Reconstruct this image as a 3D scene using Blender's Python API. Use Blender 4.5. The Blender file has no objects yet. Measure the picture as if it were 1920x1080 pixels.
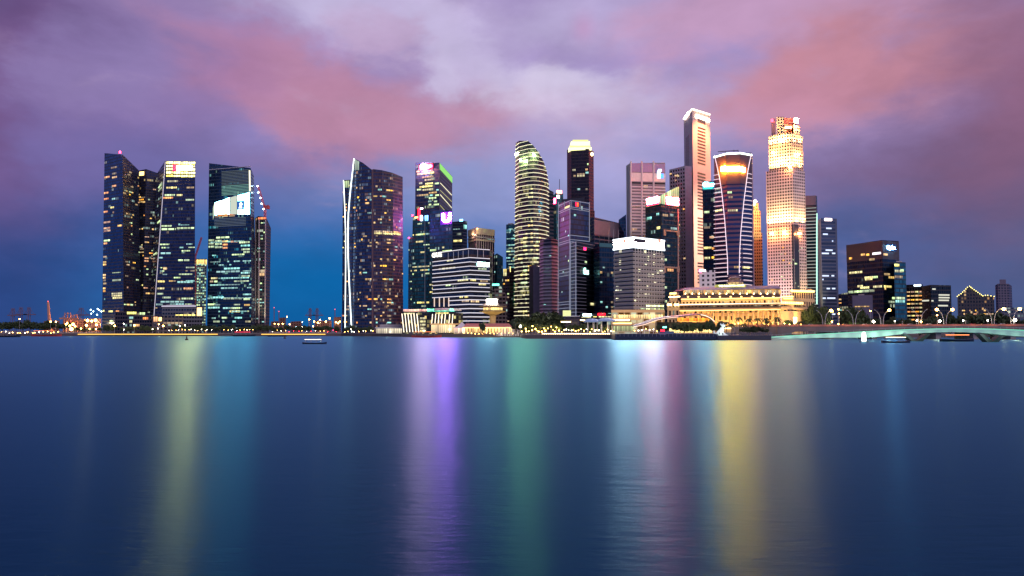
import bpy, bmesh, math, random
from mathutils import Vector, Matrix
R = math.radians
SC = bpy.context.scene
COL = SC.collection

# ------------------------------------------------------------------ camera
F = 1500.0
HOR = 620.0
PITCH = math.atan((HOR - 540) / F)
CH = 5.0
cd = bpy.data.cameras.new('camera'); cam = bpy.data.objects.new('camera', cd); COL.objects.link(cam)
cam.location = (0, 0, CH); cam.rotation_euler = (R(90) + PITCH, 0, 0)
cd.sensor_width = 36; cd.lens = F / 1920 * 36; cd.clip_start = 0.5; cd.clip_end = 60000
SC.camera = cam
SC.view_settings.view_transform = 'Standard'; SC.view_settings.look = 'None'
SC.view_settings.exposure = 0.0; SC.view_settings.gamma = 1.0
SC.cycles.max_bounces = 6; SC.cycles.glossy_bounces = 4; SC.cycles.diffuse_bounces = 2
SC.cycles.sample_clamp_indirect = 40.0
SC.cycles.use_denoising = True
SC.cycles.use_light_tree = True

def lin(v):
    v /= 255.0
    return v / 12.92 if v <= 0.04045 else ((v + 0.055) / 1.055) ** 2.4
def C(r, g, b): return (lin(r), lin(g), lin(b), 1)

# ------------------------------------------------------------------ node helper
class N:
    def __init__(s, tree): s.t = tree; s.n = tree.nodes; s.l = tree.links
    def node(s, typ, **kw):
        nd = s.n.new(typ)
        for k, v in kw.items(): setattr(nd, k, v)
        return nd
    def put(s, sock, v):
        if isinstance(v, bpy.types.NodeSocket): s.l.new(v, sock)
        elif v is not None: sock.default_value = v
    def m(s, op, a, b=None, c=None, clamp=False):
        nd = s.n.new('ShaderNodeMath'); nd.operation = op; nd.use_clamp = clamp
        s.put(nd.inputs[0], a); s.put(nd.inputs[1], b)
        if c is not None: s.put(nd.inputs[2], c)
        return nd.outputs[0]
    def mix(s, f, a, b, typ='MIX'):
        nd = s.n.new('ShaderNodeMix'); nd.data_type = 'RGBA'; nd.blend_type = typ
        s.put(nd.inputs[0], f); s.put(nd.inputs[6], a); s.put(nd.inputs[7], b)
        return nd.outputs[2]
    def comb(s, x, y, z=0.0):
        nd = s.n.new('ShaderNodeCombineXYZ')
        s.put(nd.inputs[0], x); s.put(nd.inputs[1], y); s.put(nd.inputs[2], z)
        return nd.outputs[0]
    def sep(s, v):
        nd = s.n.new('ShaderNodeSeparateXYZ'); s.put(nd.inputs[0], v); return nd.outputs
    def noise(s, vec, scale, detail=3, rough=0.5, dist=0.0):
        nd = s.n.new('ShaderNodeTexNoise'); s.put(nd.inputs['Vector'], vec)
        nd.inputs['Scale'].default_value = scale; nd.inputs['Detail'].default_value = detail
        nd.inputs['Roughness'].default_value = rough; nd.inputs['Distortion'].default_value = dist
        return nd
    def white(s, vec):
        nd = s.n.new('ShaderNodeTexWhiteNoise'); nd.noise_dimensions = '3D'; s.put(nd.inputs['Vector'], vec); return nd

# ------------------------------------------------------------------ world: dusk sky by direction (azimuth / elevation)
W = bpy.data.worlds.new('World'); SC.world = W; W.use_nodes = True
wt = N(W.node_tree); W.node_tree.nodes.clear()
wout = wt.node('ShaderNodeOutputWorld'); bg = wt.node('ShaderNodeBackground'); wt.l.new(bg.outputs[0], wout.inputs[0])
tc = wt.node('ShaderNodeTexCoord'); dx, dy, dz = wt.sep(tc.outputs['Generated'])
AZ = wt.m('MULTIPLY', wt.m('ARCTAN2', dx, dy), 57.2958)
EL = wt.m('MULTIPLY', wt.m('ARCSINE', dz), 57.2958)
def dirdeg(x, y):
    u = (x - 960) / F; v = (540 - y) / F
    Y = math.cos(PITCH) - math.sin(PITCH) * v; Z = math.sin(PITCH) + math.cos(PITCH) * v
    return math.degrees(math.atan2(u, Y)), math.degrees(math.atan2(Z, math.hypot(u, Y)))
nv = wt.comb(wt.m('MULTIPLY', AZ, 0.045), wt.m('MULTIPLY', EL, 0.085), 3.1)
n1 = wt.noise(nv, 1.3, 5, 0.55, 0.3); n2 = wt.noise(nv, 4.0, 5, 0.6, 0.2)
n3 = wt.noise(nv, 2.6, 7, 0.55, 0.35)
c1 = wt.sep(n1.outputs['Color']); c2 = wt.sep(n2.outputs['Color'])
AZW = wt.m('ADD', AZ, wt.m('ADD', wt.m('MULTIPLY', wt.m('SUBTRACT', c1[0], .5), 11), wt.m('MULTIPLY', wt.m('SUBTRACT', c2[0], .5), 6)))
ELW = wt.m('ADD', EL, wt.m('ADD', wt.m('MULTIPLY', wt.m('SUBTRACT', c1[1], .5), 6.5), wt.m('MULTIPLY', wt.m('SUBTRACT', c2[1], .5), 3.6)))
ramp = wt.node('ShaderNodeValToRGB')
wt.l.new(wt.m('DIVIDE', wt.m('ADD', ELW, 5), 50, clamp=True), ramp.inputs[0])
stops = [(-5, C(0, 80, 150)), (0.3, C(10, 92, 160)), (3.5, C(34, 112, 184)), (6.5, C(74, 120, 190)), (9.5, C(116, 136, 202)), (14, C(158, 146, 204)), (22, C(168, 146, 196)), (32, C(150, 140, 200)), (45, C(150, 146, 210))]
cr = ramp.color_ramp
while len(cr.elements) > 1: cr.elements.remove(cr.elements[-1])
for i, (e, c) in enumerate(stops):
    el = cr.elements[0] if i == 0 else cr.elements.new((e + 5) / 50)
    el.position = (e + 5) / 50; el.color = c
sky = ramp.outputs[0]
def blob(sky, x, y, sx, sy, col, w, rot=0.0, warp=True, hard=0):
    a, e = dirdeg(x, y); k = 0.0382          # degrees per pixel
    A = wt.m('SUBTRACT', AZW if warp else AZ, a); E = wt.m('SUBTRACT', ELW if warp else EL, e)
    if rot:
        cs, sn = math.cos(R(rot)), math.sin(R(rot))
        A2 = wt.m('ADD', wt.m('MULTIPLY', A, cs), wt.m('MULTIPLY', E, sn))
        E2 = wt.m('SUBTRACT', wt.m('MULTIPLY', E, cs), wt.m('MULTIPLY', A, sn))
    else: A2, E2 = A, E
    q = wt.m('ADD', wt.m('POWER', wt.m('ABSOLUTE', wt.m('DIVIDE', A2, sx * k)), 2.0), wt.m('POWER', wt.m('ABSOLUTE', wt.m('DIVIDE', E2, sy * k)), 2.0))
    g = wt.m('EXPONENT', wt.m('MULTIPLY', q, -1.0))
    if hard:
        mr = wt.node('ShaderNodeMapRange'); mr.interpolation_type = 'SMOOTHSTEP'
        wt.put(mr.inputs[0], wt.m('ADD', g, wt.m('MULTIPLY', wt.m('SUBTRACT', n3.outputs[0], .5), 1.15))); mr.inputs[1].default_value = .5 - hard; mr.inputs[2].default_value = .5 + hard; g = mr.outputs[0]
    return wt.mix(wt.m('MULTIPLY', g, w, clamp=True), sky, col)
BL = [ # x, y, sigma x, sigma y, colour, weight, rotation, warp
    (-170, 230, 380, 260, C(106, 78, 136), .95, 0, True),
    (-20, 540, 190, 130, C(42, 66, 128), .92, 0, True),
    (1860, 430, 330, 130, C(82, 90, 128), .95, 0, True),
    (1650, 480, 200, 110, C(86, 100, 152), .75, 0, True),
    (1960, 600, 420, 90, C(70, 90, 132), .9, 0, True),
    (1600, 320, 250, 80, C(142, 110, 156), .8, 0, True),
    (1800, 330, 210, 100, C(108, 90, 126), .9, 0, True),
    (300, 40, 230, 110, C(150, 130, 182), .8, 0, True),
    (130, 200, 150, 120, C(136, 116, 172), .7, 0, True),
    (250, 320, 230, 70, C(120, 106, 168), .8, 0, True),
    (560, 345, 300, 55, C(116, 120, 178), .7, 0, True),
    (900, 330, 220, 110, C(144, 160, 212), .75, 0, True),
    (1150, 300, 240, 130, C(178, 172, 220), .8, 0, True),
    (850, 85, 270, 70, C(208, 196, 232), .85, -25, True, 0.42),
    (1060, 160, 170, 60, C(222, 212, 240), .8, 0, True, 0.36),
    (1160, 200, 200, 50, C(214, 200, 230), .7, 0, True),
    (610, 12, 150, 46, C(202, 192, 230), .95, -10, True),
    (1050, 15, 230, 50, C(192, 180, 222), .8, 0, True),
    (1420, 20, 300, 80, C(202, 160, 196), .85, 0, True, 0.36),
    (540, 165, 260, 95, C(188, 138, 172), .95, -24, True, 0.34),
    (700, 235, 200, 66, C(190, 138, 170), .85, -15, True, 0.3),
    (890, 200, 130, 42, C(196, 146, 176), .85, -10, True), (790, 225, 130, 60, C(192, 142, 172), .8, -12, True),
    (390, 130, 110, 90, C(166, 122, 168), .55, 0, True),
    (560, 300, 150, 26, C(146, 118, 166), .7, 0, True),
    (1125, 215, 60, 34, C(188, 152, 192), .5, 0, True),
    (1094, 52, 22, 24, C(198, 160, 204), .8, 0, False),
    (1560, 135, 270, 80, C(204, 142, 158), .95, 8, True, .46),
    (1490, 190, 160, 50, C(204, 146, 172), .8, 5, True),
    (1880, 150, 150, 200, C(146, 100, 128), .9, 0, True),
    (570, 520, 330, 115, C(6, 102, 170), .85, 0, False),
    (1480, 490, 230, 90, C(74, 100, 162), .6, 0, True),
    (0, 130, 50, 200, C(122, 78, 124), .5, 0, True),
    (190, 130, 110, 90, C(150, 132, 186), .75, 20, True, .4),
    (-30, -20, 160, 90, C(92, 70, 122), .7, 0, True),
    (700, 60, 90, 40, C(196, 164, 200), .6, -20, True, .4),
    (800, 130, 60, 44, C(210, 200, 234), .7, -30, True, .4),
]
for b in BL: sky = blob(sky, *b)
fine = wt.noise(nv, 4.5, 6, 0.55, 0.3)
gain = wt.m('ADD', 0.76, wt.m('MULTIPLY', fine.outputs[0], 0.36))
vm = wt.node('ShaderNodeVectorMath', operation='SCALE'); wt.l.new(sky, vm.inputs[0]); wt.l.new(gain, vm.inputs['Scale'])
wt.l.new(vm.outputs[0], bg.inputs[0]); bg.inputs[1].default_value = 1.0

sd = bpy.data.lights.new('fill_sun', 'SUN'); sd.energy = 1.5; sd.angle = R(30); sd.color = (1, .78, .86)  # broad fill added from behind the camera to lift the dusk walls
fill_sun = bpy.data.objects.new('fill_sun', sd); COL.objects.link(fill_sun)
fill_sun.rotation_euler = Vector((-0.42, 0.8, -0.5)).to_track_quat('-Z', 'Y').to_euler()

# ------------------------------------------------------------------ pixel -> point helpers (used to author coordinates)
def P(xp, yp, D):
    u = (xp - 960) / F; v = (540 - yp) / F
    Y = math.cos(PITCH) - math.sin(PITCH) * v; Z = math.sin(PITCH) + math.cos(PITCH) * v
    return Vector((u * D / Y, D, CH + D * Z / Y))
GZ = 2.5
def PB(xp, D, z=GZ):
    yp = HOR + F * (CH - z) / D
    p = P(xp, yp, D); return Vector((p.x, D, z))

# ------------------------------------------------------------------ materials
MATS = {}
def principled(name, col, rough=0.6, metal=0.0, nscale=None, namp=0.25, spec=0.5):
    if name in MATS: return MATS[name]
    m = bpy.data.materials.new(name); m.use_nodes = True; t = N(m.node_tree)
    b = m.node_tree.nodes['Principled BSDF']
    b.inputs['Roughness'].default_value = rough; b.inputs['Metallic'].default_value = metal
    b.inputs['Specular IOR Level'].default_value = spec
    g = t.node('ShaderNodeNewGeometry')
    n = t.noise(g.outputs['Position'], nscale or 0.35, 4, 0.6)
    f = t.m('ADD', 1 - namp, t.m('MULTIPLY', n.outputs[0], 2 * namp))
    vm = t.node('ShaderNodeVectorMath', operation='SCALE'); vm.inputs[0].default_value = col[:3]; t.l.new(f, vm.inputs['Scale'])
    t.l.new(vm.outputs[0], b.inputs['Base Color'])
    MATS[name] = m; return m
def glow(name, col, s, sampling=True):
    if name in MATS: return MATS[name]
    m = bpy.data.materials.new(name); m.use_nodes = True; t = N(m.node_tree)
    b = m.node_tree.nodes['Principled BSDF']
    b.inputs['Base Color'].default_value = (0.02, 0.02, 0.02, 1)
    b.inputs['Emission Color'].default_value = col; b.inputs['Emission Strength'].default_value = s
    MATS[name] = m; return m
def room(name, col, s, k=5.0, dark=0.5):
    """a lit room behind glass: mullions, unequal panes, unequal rooms"""
    if name in MATS: return MATS[name]
    m = bpy.data.materials.new(name); m.use_nodes = True; t = N(m.node_tree)
    b = m.node_tree.nodes['Principled BSDF']
    b.inputs['Base Color'].default_value = (0.05, 0.06, 0.07, 1); b.inputs['Roughness'].default_value = .2
    tc = t.node('ShaderNodeTexCoord'); x, y, z = t.sep(tc.outputs['Generated'])
    oi = t.node('ShaderNodeObjectInfo')
    X = t.m('MULTIPLY', x, k)
    wn = t.white(t.comb(t.m('FLOOR', X), t.m('MULTIPLY', oi.outputs['Random'], 91.0), 0))
    mull = t.m('GREATER_THAN', t.m('FRACT', X), 0.16)
    val = t.m('MULTIPLY', t.m('MULTIPLY', t.m('ADD', dark, t.m('MULTIPLY', wn.outputs['Value'], 1.0)), mull), t.m('ADD', .45, t.m('MULTIPLY', oi.outputs['Random'], 1.1)))
    sill = t.m('ADD', 0.55, t.m('MULTIPLY', z, 0.6))
    t.l.new(t.m('MULTIPLY', t.m('MULTIPLY', val, sill), s), b.inputs['Emission Strength'])
    hs = t.node('ShaderNodeHueSaturation'); hs.inputs['Color'].default_value = col
    t.l.new(t.m('ADD', .485, t.m('MULTIPLY', wn.outputs['Value'], .03)), hs.inputs['Hue'])
    t.l.new(t.m('ADD', .7, t.m('MULTIPLY', oi.outputs['Random'], .5)), hs.inputs['Saturation'])
    t.l.new(hs.outputs[0], b.inputs['Emission Color'])
    MATS[name] = m; return m
def facade(name, glass, frame, cw, ch, fx=.12, fy=.25, metal=.85, rough=.18, lit=.0, warm=C(255, 214, 130), cool=C(190, 235, 225), ls=.8, grp=4, frough=.6, tint=0.0):
    """curtain wall or punched wall: U metres along the wall, V metres up"""
    if name in MATS: return MATS[name]
    m = bpy.data.materials.new(name); m.use_nodes = True; t = N(m.node_tree)
    b = m.node_tree.nodes['Principled BSDF']
    tc = t.node('ShaderNodeTexCoord'); U, V, _ = t.sep(tc.outputs['UV'])
    Uc = t.m('DIVIDE', U, cw); Vc = t.m('DIVIDE', V, ch)
    fu = t.m('LESS_THAN', t.m('FRACT', Uc), fx); fv = t.m('LESS_THAN', t.m('FRACT', Vc), fy)
    fr = t.m('MAXIMUM', fu, fv)
    iu, iv = t.m('FLOOR', Uc), t.m('FLOOR', Vc)
    oi = t.node('ShaderNodeObjectInfo')
    wn = t.white(t.comb(iu, iv, 1.0)); wg = t.white(t.comb(t.m('FLOOR', t.m('DIVIDE', iu, grp)), iv, 7.0))
    gl = t.mix(wn.outputs['Value'], tuple(c * .55 for c in glass[:3]) + (1,), tuple(min(1, c * 1.35) for c in glass[:3]) + (1,))
    nz = t.noise(t.comb(U, V, 0), .08, 4, .6)
    fc = t.mix(nz.outputs[0], tuple(c * .75 for c in frame[:3]) + (1,), tuple(min(1, c * 1.25) for c in frame[:3]) + (1,))
    t.l.new(t.mix(fr, gl, fc), b.inputs['Base Color'])
    t.l.new(t.m('MULTIPLY', t.m('SUBTRACT', 1, fr), metal), b.inputs['Metallic'])
    t.l.new(t.m('ADD', t.m('ADD', rough, t.m('MULTIPLY', wn.outputs['Value'], .08)), t.m('MULTIPLY', fr, frough - rough)), b.inputs['Roughness'])
    if lit > 0:
        a = t.m('GREATER_THAN', wg.outputs['Value'], 1 - lit * 1.6); c = t.m('GREATER_THAN', wn.outputs['Value'], .35)
        e = t.m('MULTIPLY', t.m('MULTIPLY', a, c), t.m('SUBTRACT', 1, fr))
        w3 = t.white(t.comb(iu, iv, 3.0))
        t.l.new(t.m('MULTIPLY', t.m('MULTIPLY', e, ls), t.m('ADD', .12, t.m('POWER', w3.outputs['Value'], 2.0))), b.inputs['Emission Strength'])
        t.l.new(t.mix(wg.outputs['Color'], warm, cool) if False else t.mix(t.m('MULTIPLY', t.m('FRACT', t.m('MULTIPLY', wg.outputs['Value'], 17.0)), 1.0), warm, cool), b.inputs['Emission Color'])
    MATS[name] = m; return m

G_DARK = C(56, 70, 98); G_BLUE = C(60, 105, 165); G_TEAL = C(50, 120, 135)
G_BLUE = C(42, 74, 118)
M = dict(
    roof=principled('roof_grey', (.06, .06, .07), .8),
    dark=principled('dark_metal', (.03, .03, .035), .5),
    frame=principled('pale_metal', (.35, .36, .38), .5),
    stone=principled('beige_stone', (.48, .40, .28), .7),
    conc=principled('concrete', (.30, .28, .27), .8),
    white=principled('white_paint', (.75, .75, .72), .5),
    redroof=principled('red_roof', (.35, .09, .07), .7),
    brick=principled('brown_panel', (.16, .09, .08), .6),
    asphalt=principled('asphalt', (.05, .05, .05), .8, nscale=.1),
    paving=principled('paving', (.14, .13, .12), .8, nscale=.2),
    bark=principled('bark', (.09, .065, .045), .9),
    leaf=principled('foliage', (.035, .06, .02), .8, nscale=.3, namp=.5),
    leaf_lamplit=principled('foliage_lamplit', (.07, .11, .03), .8, nscale=.3, namp=.5),  # lighter copy of the foliage, lamplight put into its colour
    bluehull=principled('blue_hull', (.012, .024, .05), .4),
    skin=principled('cloth_mixed', (.12, .12, .14), .8, nscale=2.0, namp=.9),
    redpaint=principled('red_paint', (.4, .05, .04), .5),
    tent=principled('tent_fabric', (.25, .38, .5), .6),
)
WARM = room('room_warm', C(255, 200, 118), 1.5)
YEL = room('room_yellow', C(246, 230, 150), 1.4)
GRN = room('room_greenish', C(214, 240, 180), 1.25)
CYN = room('room_cyan', C(170, 236, 226), 1.0)
ORG = room('room_orange', C(255, 176, 116), 1.2)
DIM = room('room_dim', C(230, 190, 130), .7)
WHT = glow('light_line_white', C(240, 236, 246), 2.2)
WHT2 = glow('light_line_bright', C(238, 250, 240), 6)
GOLD = glow('light_line_gold', (1, .93, .62, 1), 1.35)
LINE = glow('light_line_soft', C(214, 206, 226), 1.0)
LAMPW = glow('lamp_white', C(255, 244, 214), 30)
LAMPO = glow('lamp_orange', C(255, 184, 84), 40)
LAMPY = glow('lamp_yellow', C(255, 214, 110), 22)
LAMPR = glow('lamp_red', C(255, 30, 60), 40)
LAMPC = glow('lamp_cool', C(200, 240, 255), 22)
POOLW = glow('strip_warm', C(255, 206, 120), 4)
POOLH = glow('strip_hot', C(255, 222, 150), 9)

# ------------------------------------------------------------------ mesh helper
class MB:
    def __init__(s): s.v = []; s.f = []; s.uv = []; s.mi = []
    def quad(s, a, b, c, d, uv=None, mi=0):
        i = len(s.v); s.v += [Vector(a), Vector(b), Vector(c), Vector(d)]; s.f.append((i, i + 1, i + 2, i + 3))
        s.uv.append(uv or [(0, 0), (1, 0), (1, 1), (0, 1)]); s.mi.append(mi)
    def poly(s, pts, mi=0, uv=None):
        i = len(s.v); s.v += [Vector(p) for p in pts]; s.f.append(tuple(range(i, i + len(pts))))
        s.uv.append(uv or [(p[0], p[1]) for p in pts]); s.mi.append(mi)
    def prism(s, bot, top, mi=0, cap=True, capmi=None):
        """bot / top: matching loops of points"""
        n = len(bot); u = 0
        for i in range(n):
            j = (i + 1) % n; w = (Vector(bot[j]) - Vector(bot[i])).length
            s.quad(bot[i], bot[j], top[j], top[i], [(u, bot[i][2]), (u + w, bot[j][2]), (u + w, top[j][2]), (u, top[i][2])], mi)
            u += w
        if cap:
            cm = mi if capmi is None else capmi
            s.poly(top, cm); s.poly(list(reversed(bot)), cm)
    def box(s, c, sx, sy, sz, ang=0, mi=0):
        c = Vector(c); ca, sa = math.cos(ang), math.sin(ang); L = []
        for (x, y) in ((-1, -1), (1, -1), (1, 1), (-1, 1)):
            X, Y = x * sx / 2, y * sy / 2; L.append((c.x + X * ca - Y * sa, c.y + X * sa + Y * ca))
        s.prism([(x, y, c.z - sz / 2) for x, y in L], [(x, y, c.z + sz / 2) for x, y in L], mi)
    def tube(s, pts, rad, n=6, mi=0):
        pts = [Vector(p) for p in pts]; rads = rad if isinstance(rad, (list, tuple)) else [rad] * len(pts)
        rings = []
        for i, p in enumerate(pts):
            d = (pts[min(i + 1, len(pts) - 1)] - pts[max(i - 1, 0)]).normalized()
            a = d.orthogonal().normalized() if abs(d.z) > .9 else d.cross(Vector((0, 0, 1))).normalized()
            if abs(d.z) > .9: a = Vector((1, 0, 0)) - d * d.x; a.normalize()
            b = d.cross(a)
            rings.append([p + (a * math.cos(t) + b * math.sin(t)) * rads[i] for t in [k * 2 * math.pi / n for k in range(n)]])
        for i in range(len(rings) - 1):
            for k in range(n):
                j = (k + 1) % n; s.quad(rings[i][k], rings[i][j], rings[i + 1][j], rings[i + 1][k], None, mi)
        s.poly(list(reversed(rings[0])), mi); s.poly(rings[-1], mi)
    def lathe(s, c, prof, n=16, mi=0):
        c = Vector(c)
        for i in range(len(prof) - 1):
            (r0, z0), (r1, z1) = prof[i], prof[i + 1]
            for k in range(n):
                a, b = 2 * math.pi * k / n, 2 * math.pi * (k + 1) / n
                s.quad(c + Vector((r0 * math.cos(a), r0 * math.sin(a), z0)), c + Vector((r0 * math.cos(b), r0 * math.sin(b), z0)),
                       c + Vector((r1 * math.cos(b), r1 * math.sin(b), z1)), c + Vector((r1 * math.cos(a), r1 * math.sin(a), z1)), None, mi)
    def mesh(s, name, mats, off=Vector((0, 0, 0))):
        me = bpy.data.meshes.new(name)
        me.from_pydata([tuple(v - off) for v in s.v], [], s.f)
        ul = me.uv_layers.new(name='UVMap'); k = 0
        flat = []
        for u in s.uv:
            for q in u: flat += [q[0], q[1]]
        ul.data.foreach_set('uv', flat)
        for m in (mats if isinstance(mats, (list, tuple)) else [mats]): me.materials.append(m)
        me.polygons.foreach_set('material_index', s.mi)
        me.update(); return me

def link(o): COL.objects.link(o); return o
def obj(name, mb, mats, parent=None, kind=None, label=None, cat=None, group=None):
    off = WL(parent) if parent else Vector((0, 0, 0))
    o = bpy.data.objects.new(name, mb.mesh(name, mats, off)); link(o)
    if parent: o.parent = parent
    if kind: o['kind'] = kind
    if label: o['label'] = label
    if cat: o['category'] = cat
    if group: o['group'] = group
    return o
def WL(o):
    v = Vector((0, 0, 0))
    while o: v += o.location; o = o.parent
    return v
def thing(name, label, cat, loc, group=None):
    o = bpy.data.objects.new(name, None); link(o); o.location = loc; o.empty_display_size = 1
    o['category'] = cat
    if label: o['label'] = label
    if group: o['group'] = group
    return o
def spot(loc, target, power, col, size=70, blend=.8, rad=.3, parent=None, name='flood_or_fill'):  # serves real floodlights and added fill spots alike
    ld = bpy.data.lights.new(name, 'SPOT'); ld.energy = power; ld.color = col; ld.spot_size = R(size); ld.spot_blend = blend; ld.shadow_soft_size = rad
    o = bpy.data.objects.new(name, ld); link(o); o.location = loc
    o.rotation_euler = (Vector(target) - Vector(loc)).to_track_quat('-Z', 'Y').to_euler(); return o
def point(loc, power, col, rad=.3):
    ld = bpy.data.lights.new('lamp_light', 'POINT'); ld.energy = power; ld.color = col; ld.shadow_soft_size = rad
    o = bpy.data.objects.new('lamp_light', ld); link(o); o.location = loc; return o

UB = MB(); UB.box((0, 0, 0), 1, 1, 1); UNIT = {}
def unit(mat):
    if mat.name not in UNIT: UNIT[mat.name] = UB.mesh('window', mat)
    return UNIT[mat.name]

class Face:
    def __init__(s, BL, BR, TL, TR):
        s.BL, s.BR, s.TL, s.TR = map(Vector, (BL, BR, TL, TR))
        d = s.BR - s.BL; d.z = 0; s.w = d.length; s.d = d.normalized(); s.n = Vector((s.d.y, -s.d.x, 0)); s.ang = math.atan2(s.d.y, s.d.x)
    def edge(s, A, B, z): t = (z - A.z) / max(B.z - A.z, 1e-6); return A + (B - A) * t
    def pos(s, u, z, out=0):
        a = s.edge(s.BL, s.TL, z); b = s.edge(s.BR, s.TR, z); return a + (b - a) * u + s.n * out
    def ray(s, xp, yp):
        d = P(xp, yp, 1000.0) - Vector((0, 0, CH)); o = Vector((0, 0, CH))
        t = (s.BL - o).dot(s.n) / d.dot(s.n); p = o + d * t
        a = s.edge(s.BL, s.TL, p.z); b = s.edge(s.BR, s.TR, p.z); ab = b - a
        return (p - a).dot(s.d) / max(ab.dot(s.d), 1e-6), p.z
    def zy(s, yp): return s.ray((0), yp)[1]

class B:
    """a building: an Empty that parents facade, windows, bands and signs"""
    def __init__(s, name, label, pts, back, mats, cat='tower', roof=None, base=GZ, group=None, part='facade', root=None):
        T, Bt = [], []
        for p in pts:
            t = P(p[0], p[1], p[2]); T.append(t)
            Bt.append(PB(p[3], p[2], base) if len(p) > 3 else Vector((t.x, t.y, base)))
        c = (Bt[0] + Bt[-1]) / 2; dr = Vector((c.x, c.y, 0)).normalized()
        if root is None: root = thing(name, label, cat, (c.x, c.y, base), group)
        s.root = root; s.faces = [Face(Bt[i], Bt[i + 1], T[i], T[i + 1]) for i in range(len(T) - 1)]
        s.T, s.Bt = T, Bt
        mb = MB(); n = len(T) - 1
        ml = list(mats) if isinstance(mats, (list, tuple)) else [mats]
        u = 0
        for i, f in enumerate(s.faces):
            mb.quad(f.BL, f.BR, f.TR, f.TL, [(u, f.BL.z), (u + f.w, f.BR.z), (u + f.w, f.TR.z), (u, f.TL.z)], min(i, len(ml) - 1)); u += f.w
        k = len(ml) - 1
        bl, br = Bt[0] + dr * back, Bt[-1] + dr * back; tl, tr = T[0] + dr * back, T[-1] + dr * back
        mb.quad(Bt[-1], br, tr, T[-1], [(u, base), (u + back, base), (u + back, tr.z), (u, tr.z)], k)
        mb.quad(bl, Bt[0], T[0], tl, [(0, base), (back, base), (back, tl.z), (0, tl.z)], 0)
        mb.quad(br, bl, tl, tr, [(0, base), (20, base), (20, tl.z), (0, tr.z)], k)
        rm = len(ml)
        m = (tl + tr) / 2
        for i in range(n): mb.poly([T[i], T[i + 1], m + Vector((0, 0, 0))], rm)
        mb.poly([T[0], m, tl], rm); mb.poly([T[-1], tr, m], rm)
        s.body = obj(part, mb, ml + [roof or M['roof']], root)
        s.used = set(); s.dr = dr; s.back = back; s.nwin = 0
    def win(s, f, u0, u1, z, h, mat, out=.12, th=.25, name='window'):
        if s.nwin >= 100 and name == 'window': return
        p = f.pos((u0 + u1) / 2, z, out); a = f.pos(u0, z); b = f.pos(u1, z)
        o = bpy.data.objects.new(name, unit(mat)); link(o); o.parent = s.root
        o.location = p - WL(s.root); o.rotation_euler = (0, 0, f.ang); o.scale = ((b - a).length, th, h)
        if name == 'sign_panel': s.last = (o, Matrix.Translation(p) @ Matrix.Rotation(f.ang, 4, 'Z') @ Matrix.Diagonal(((b - a).length, th, h, 1)))
        if name == 'window': s.nwin += 1
        return o
    def row(s, fi, yp, x0, x1, mat, h=2.0, seg=None):
        f = s.faces[fi]; u0, z = f.ray(x0, yp); u1, _ = f.ray(x1, yp)
        u0 = max(.015, u0); u1 = min(.985, u1)
        if u1 <= u0: return
        s.win(f, u0, u1, z, h, mat)
    def rnd(s, fi, n, ch, cw, mats, seed=0, z0=6, z1=None, run=4, h=1.9, clus=.5):
        rg = random.Random(seed); f = s.faces[fi]
        z1 = z1 or min(f.TL.z, f.TR.z) - 3
        nr = max(1, int((z1 - z0) / ch)); nc = max(2, int(f.w / cw)); rows = [rg.randrange(nr) for _ in range(max(2, nr // 3))]
        cnt = 0; tries = 0
        while cnt < n and tries < n * 20:
            tries += 1
            r = rg.choice(rows) if rg.random() < clus else rg.randrange(nr)
            c = rg.randrange(nc); L = min(rg.randint(1, run), nc - c)
            if any((fi, r, k) in s.used for k in range(c, c + L)): continue
            for k in range(c, c + L): s.used.add((fi, r, k))
            m = rg.choice(mats)
            s.win(f, (c + .1) / nc, (c + L - .1) / nc, z0 + (r + .5) * ch, h * rg.uniform(.6, .95), m); cnt += 1
    def band(s, z, h, mat, out=.5, name='light_strip', faces=None, roofclip=True, din=.2, u0=0., u1=1.):
        """a strip that wraps the front at height z"""
        fs = s.faces if faces is None else [s.faces[i] for i in faces]
        pts = []
        for k, f in enumerate(fs):
            top = lambda u: f.TL.z + (f.TR.z - f.TL.z) * u
            a, b = (u0 if k == 0 else 0.), (u1 if k == len(fs) - 1 else 1.)
            if roofclip:
                if top(0) < z and top(1) < z: continue
                if top(1) < z: b = min(b, (f.TL.z - z) / (f.TL.z - f.TR.z))
                if top(0) < z: a = max(a, (z - f.TL.z) / (f.TR.z - f.TL.z))
            for u in (a, b):
                p = f.pos(u, z); 
                if not pts or (pts[-1][0] - p).length > .3: pts.append([p, f.n.copy()])
                else: pts[-1][1] = (pts[-1][1] + f.n).normalized()
        if len(pts) < 2: return
        outer = [p + n * out for p, n in pts]; inner = [p - n * din for p, n in pts]
        mb = MB()
        for i in range(len(pts) - 1):
            lo = [outer[i], outer[i + 1], inner[i + 1], inner[i]]
            mb.prism([v + Vector((0, 0, -h / 2)) for v in lo], [v + Vector((0, 0, h / 2)) for v in lo])
        return obj(name, mb, mat, s.root)
    def line(s, fi, pxs, w, mat, name='light_strip', out=.4):
        """a strip along pixel points projected on the wall"""
        f = s.faces[fi]; pts = []
        for x, y in pxs:
            u, z = f.ray(x, y); pts.append(f.pos(u, z, out))
        mb = MB(); mb.tube(pts, w, 5); return obj(name, mb, mat, s.root)
    def panel(s, fi, x0, y0, x1, y1, mat, name='sign_panel', out=.3, th=.6):
        f = s.faces[fi]; xm, ym = (x0 + x1) / 2, (y0 + y1) / 2
        u0, _ = f.ray(x0, ym); u1, _ = f.ray(x1, ym); _, za = f.ray(xm, y0); _, zb = f.ray(xm, y1)
        return s.win(f, u0, u1, (za + zb) / 2, abs(za - zb), mat, out, th, name)
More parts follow.
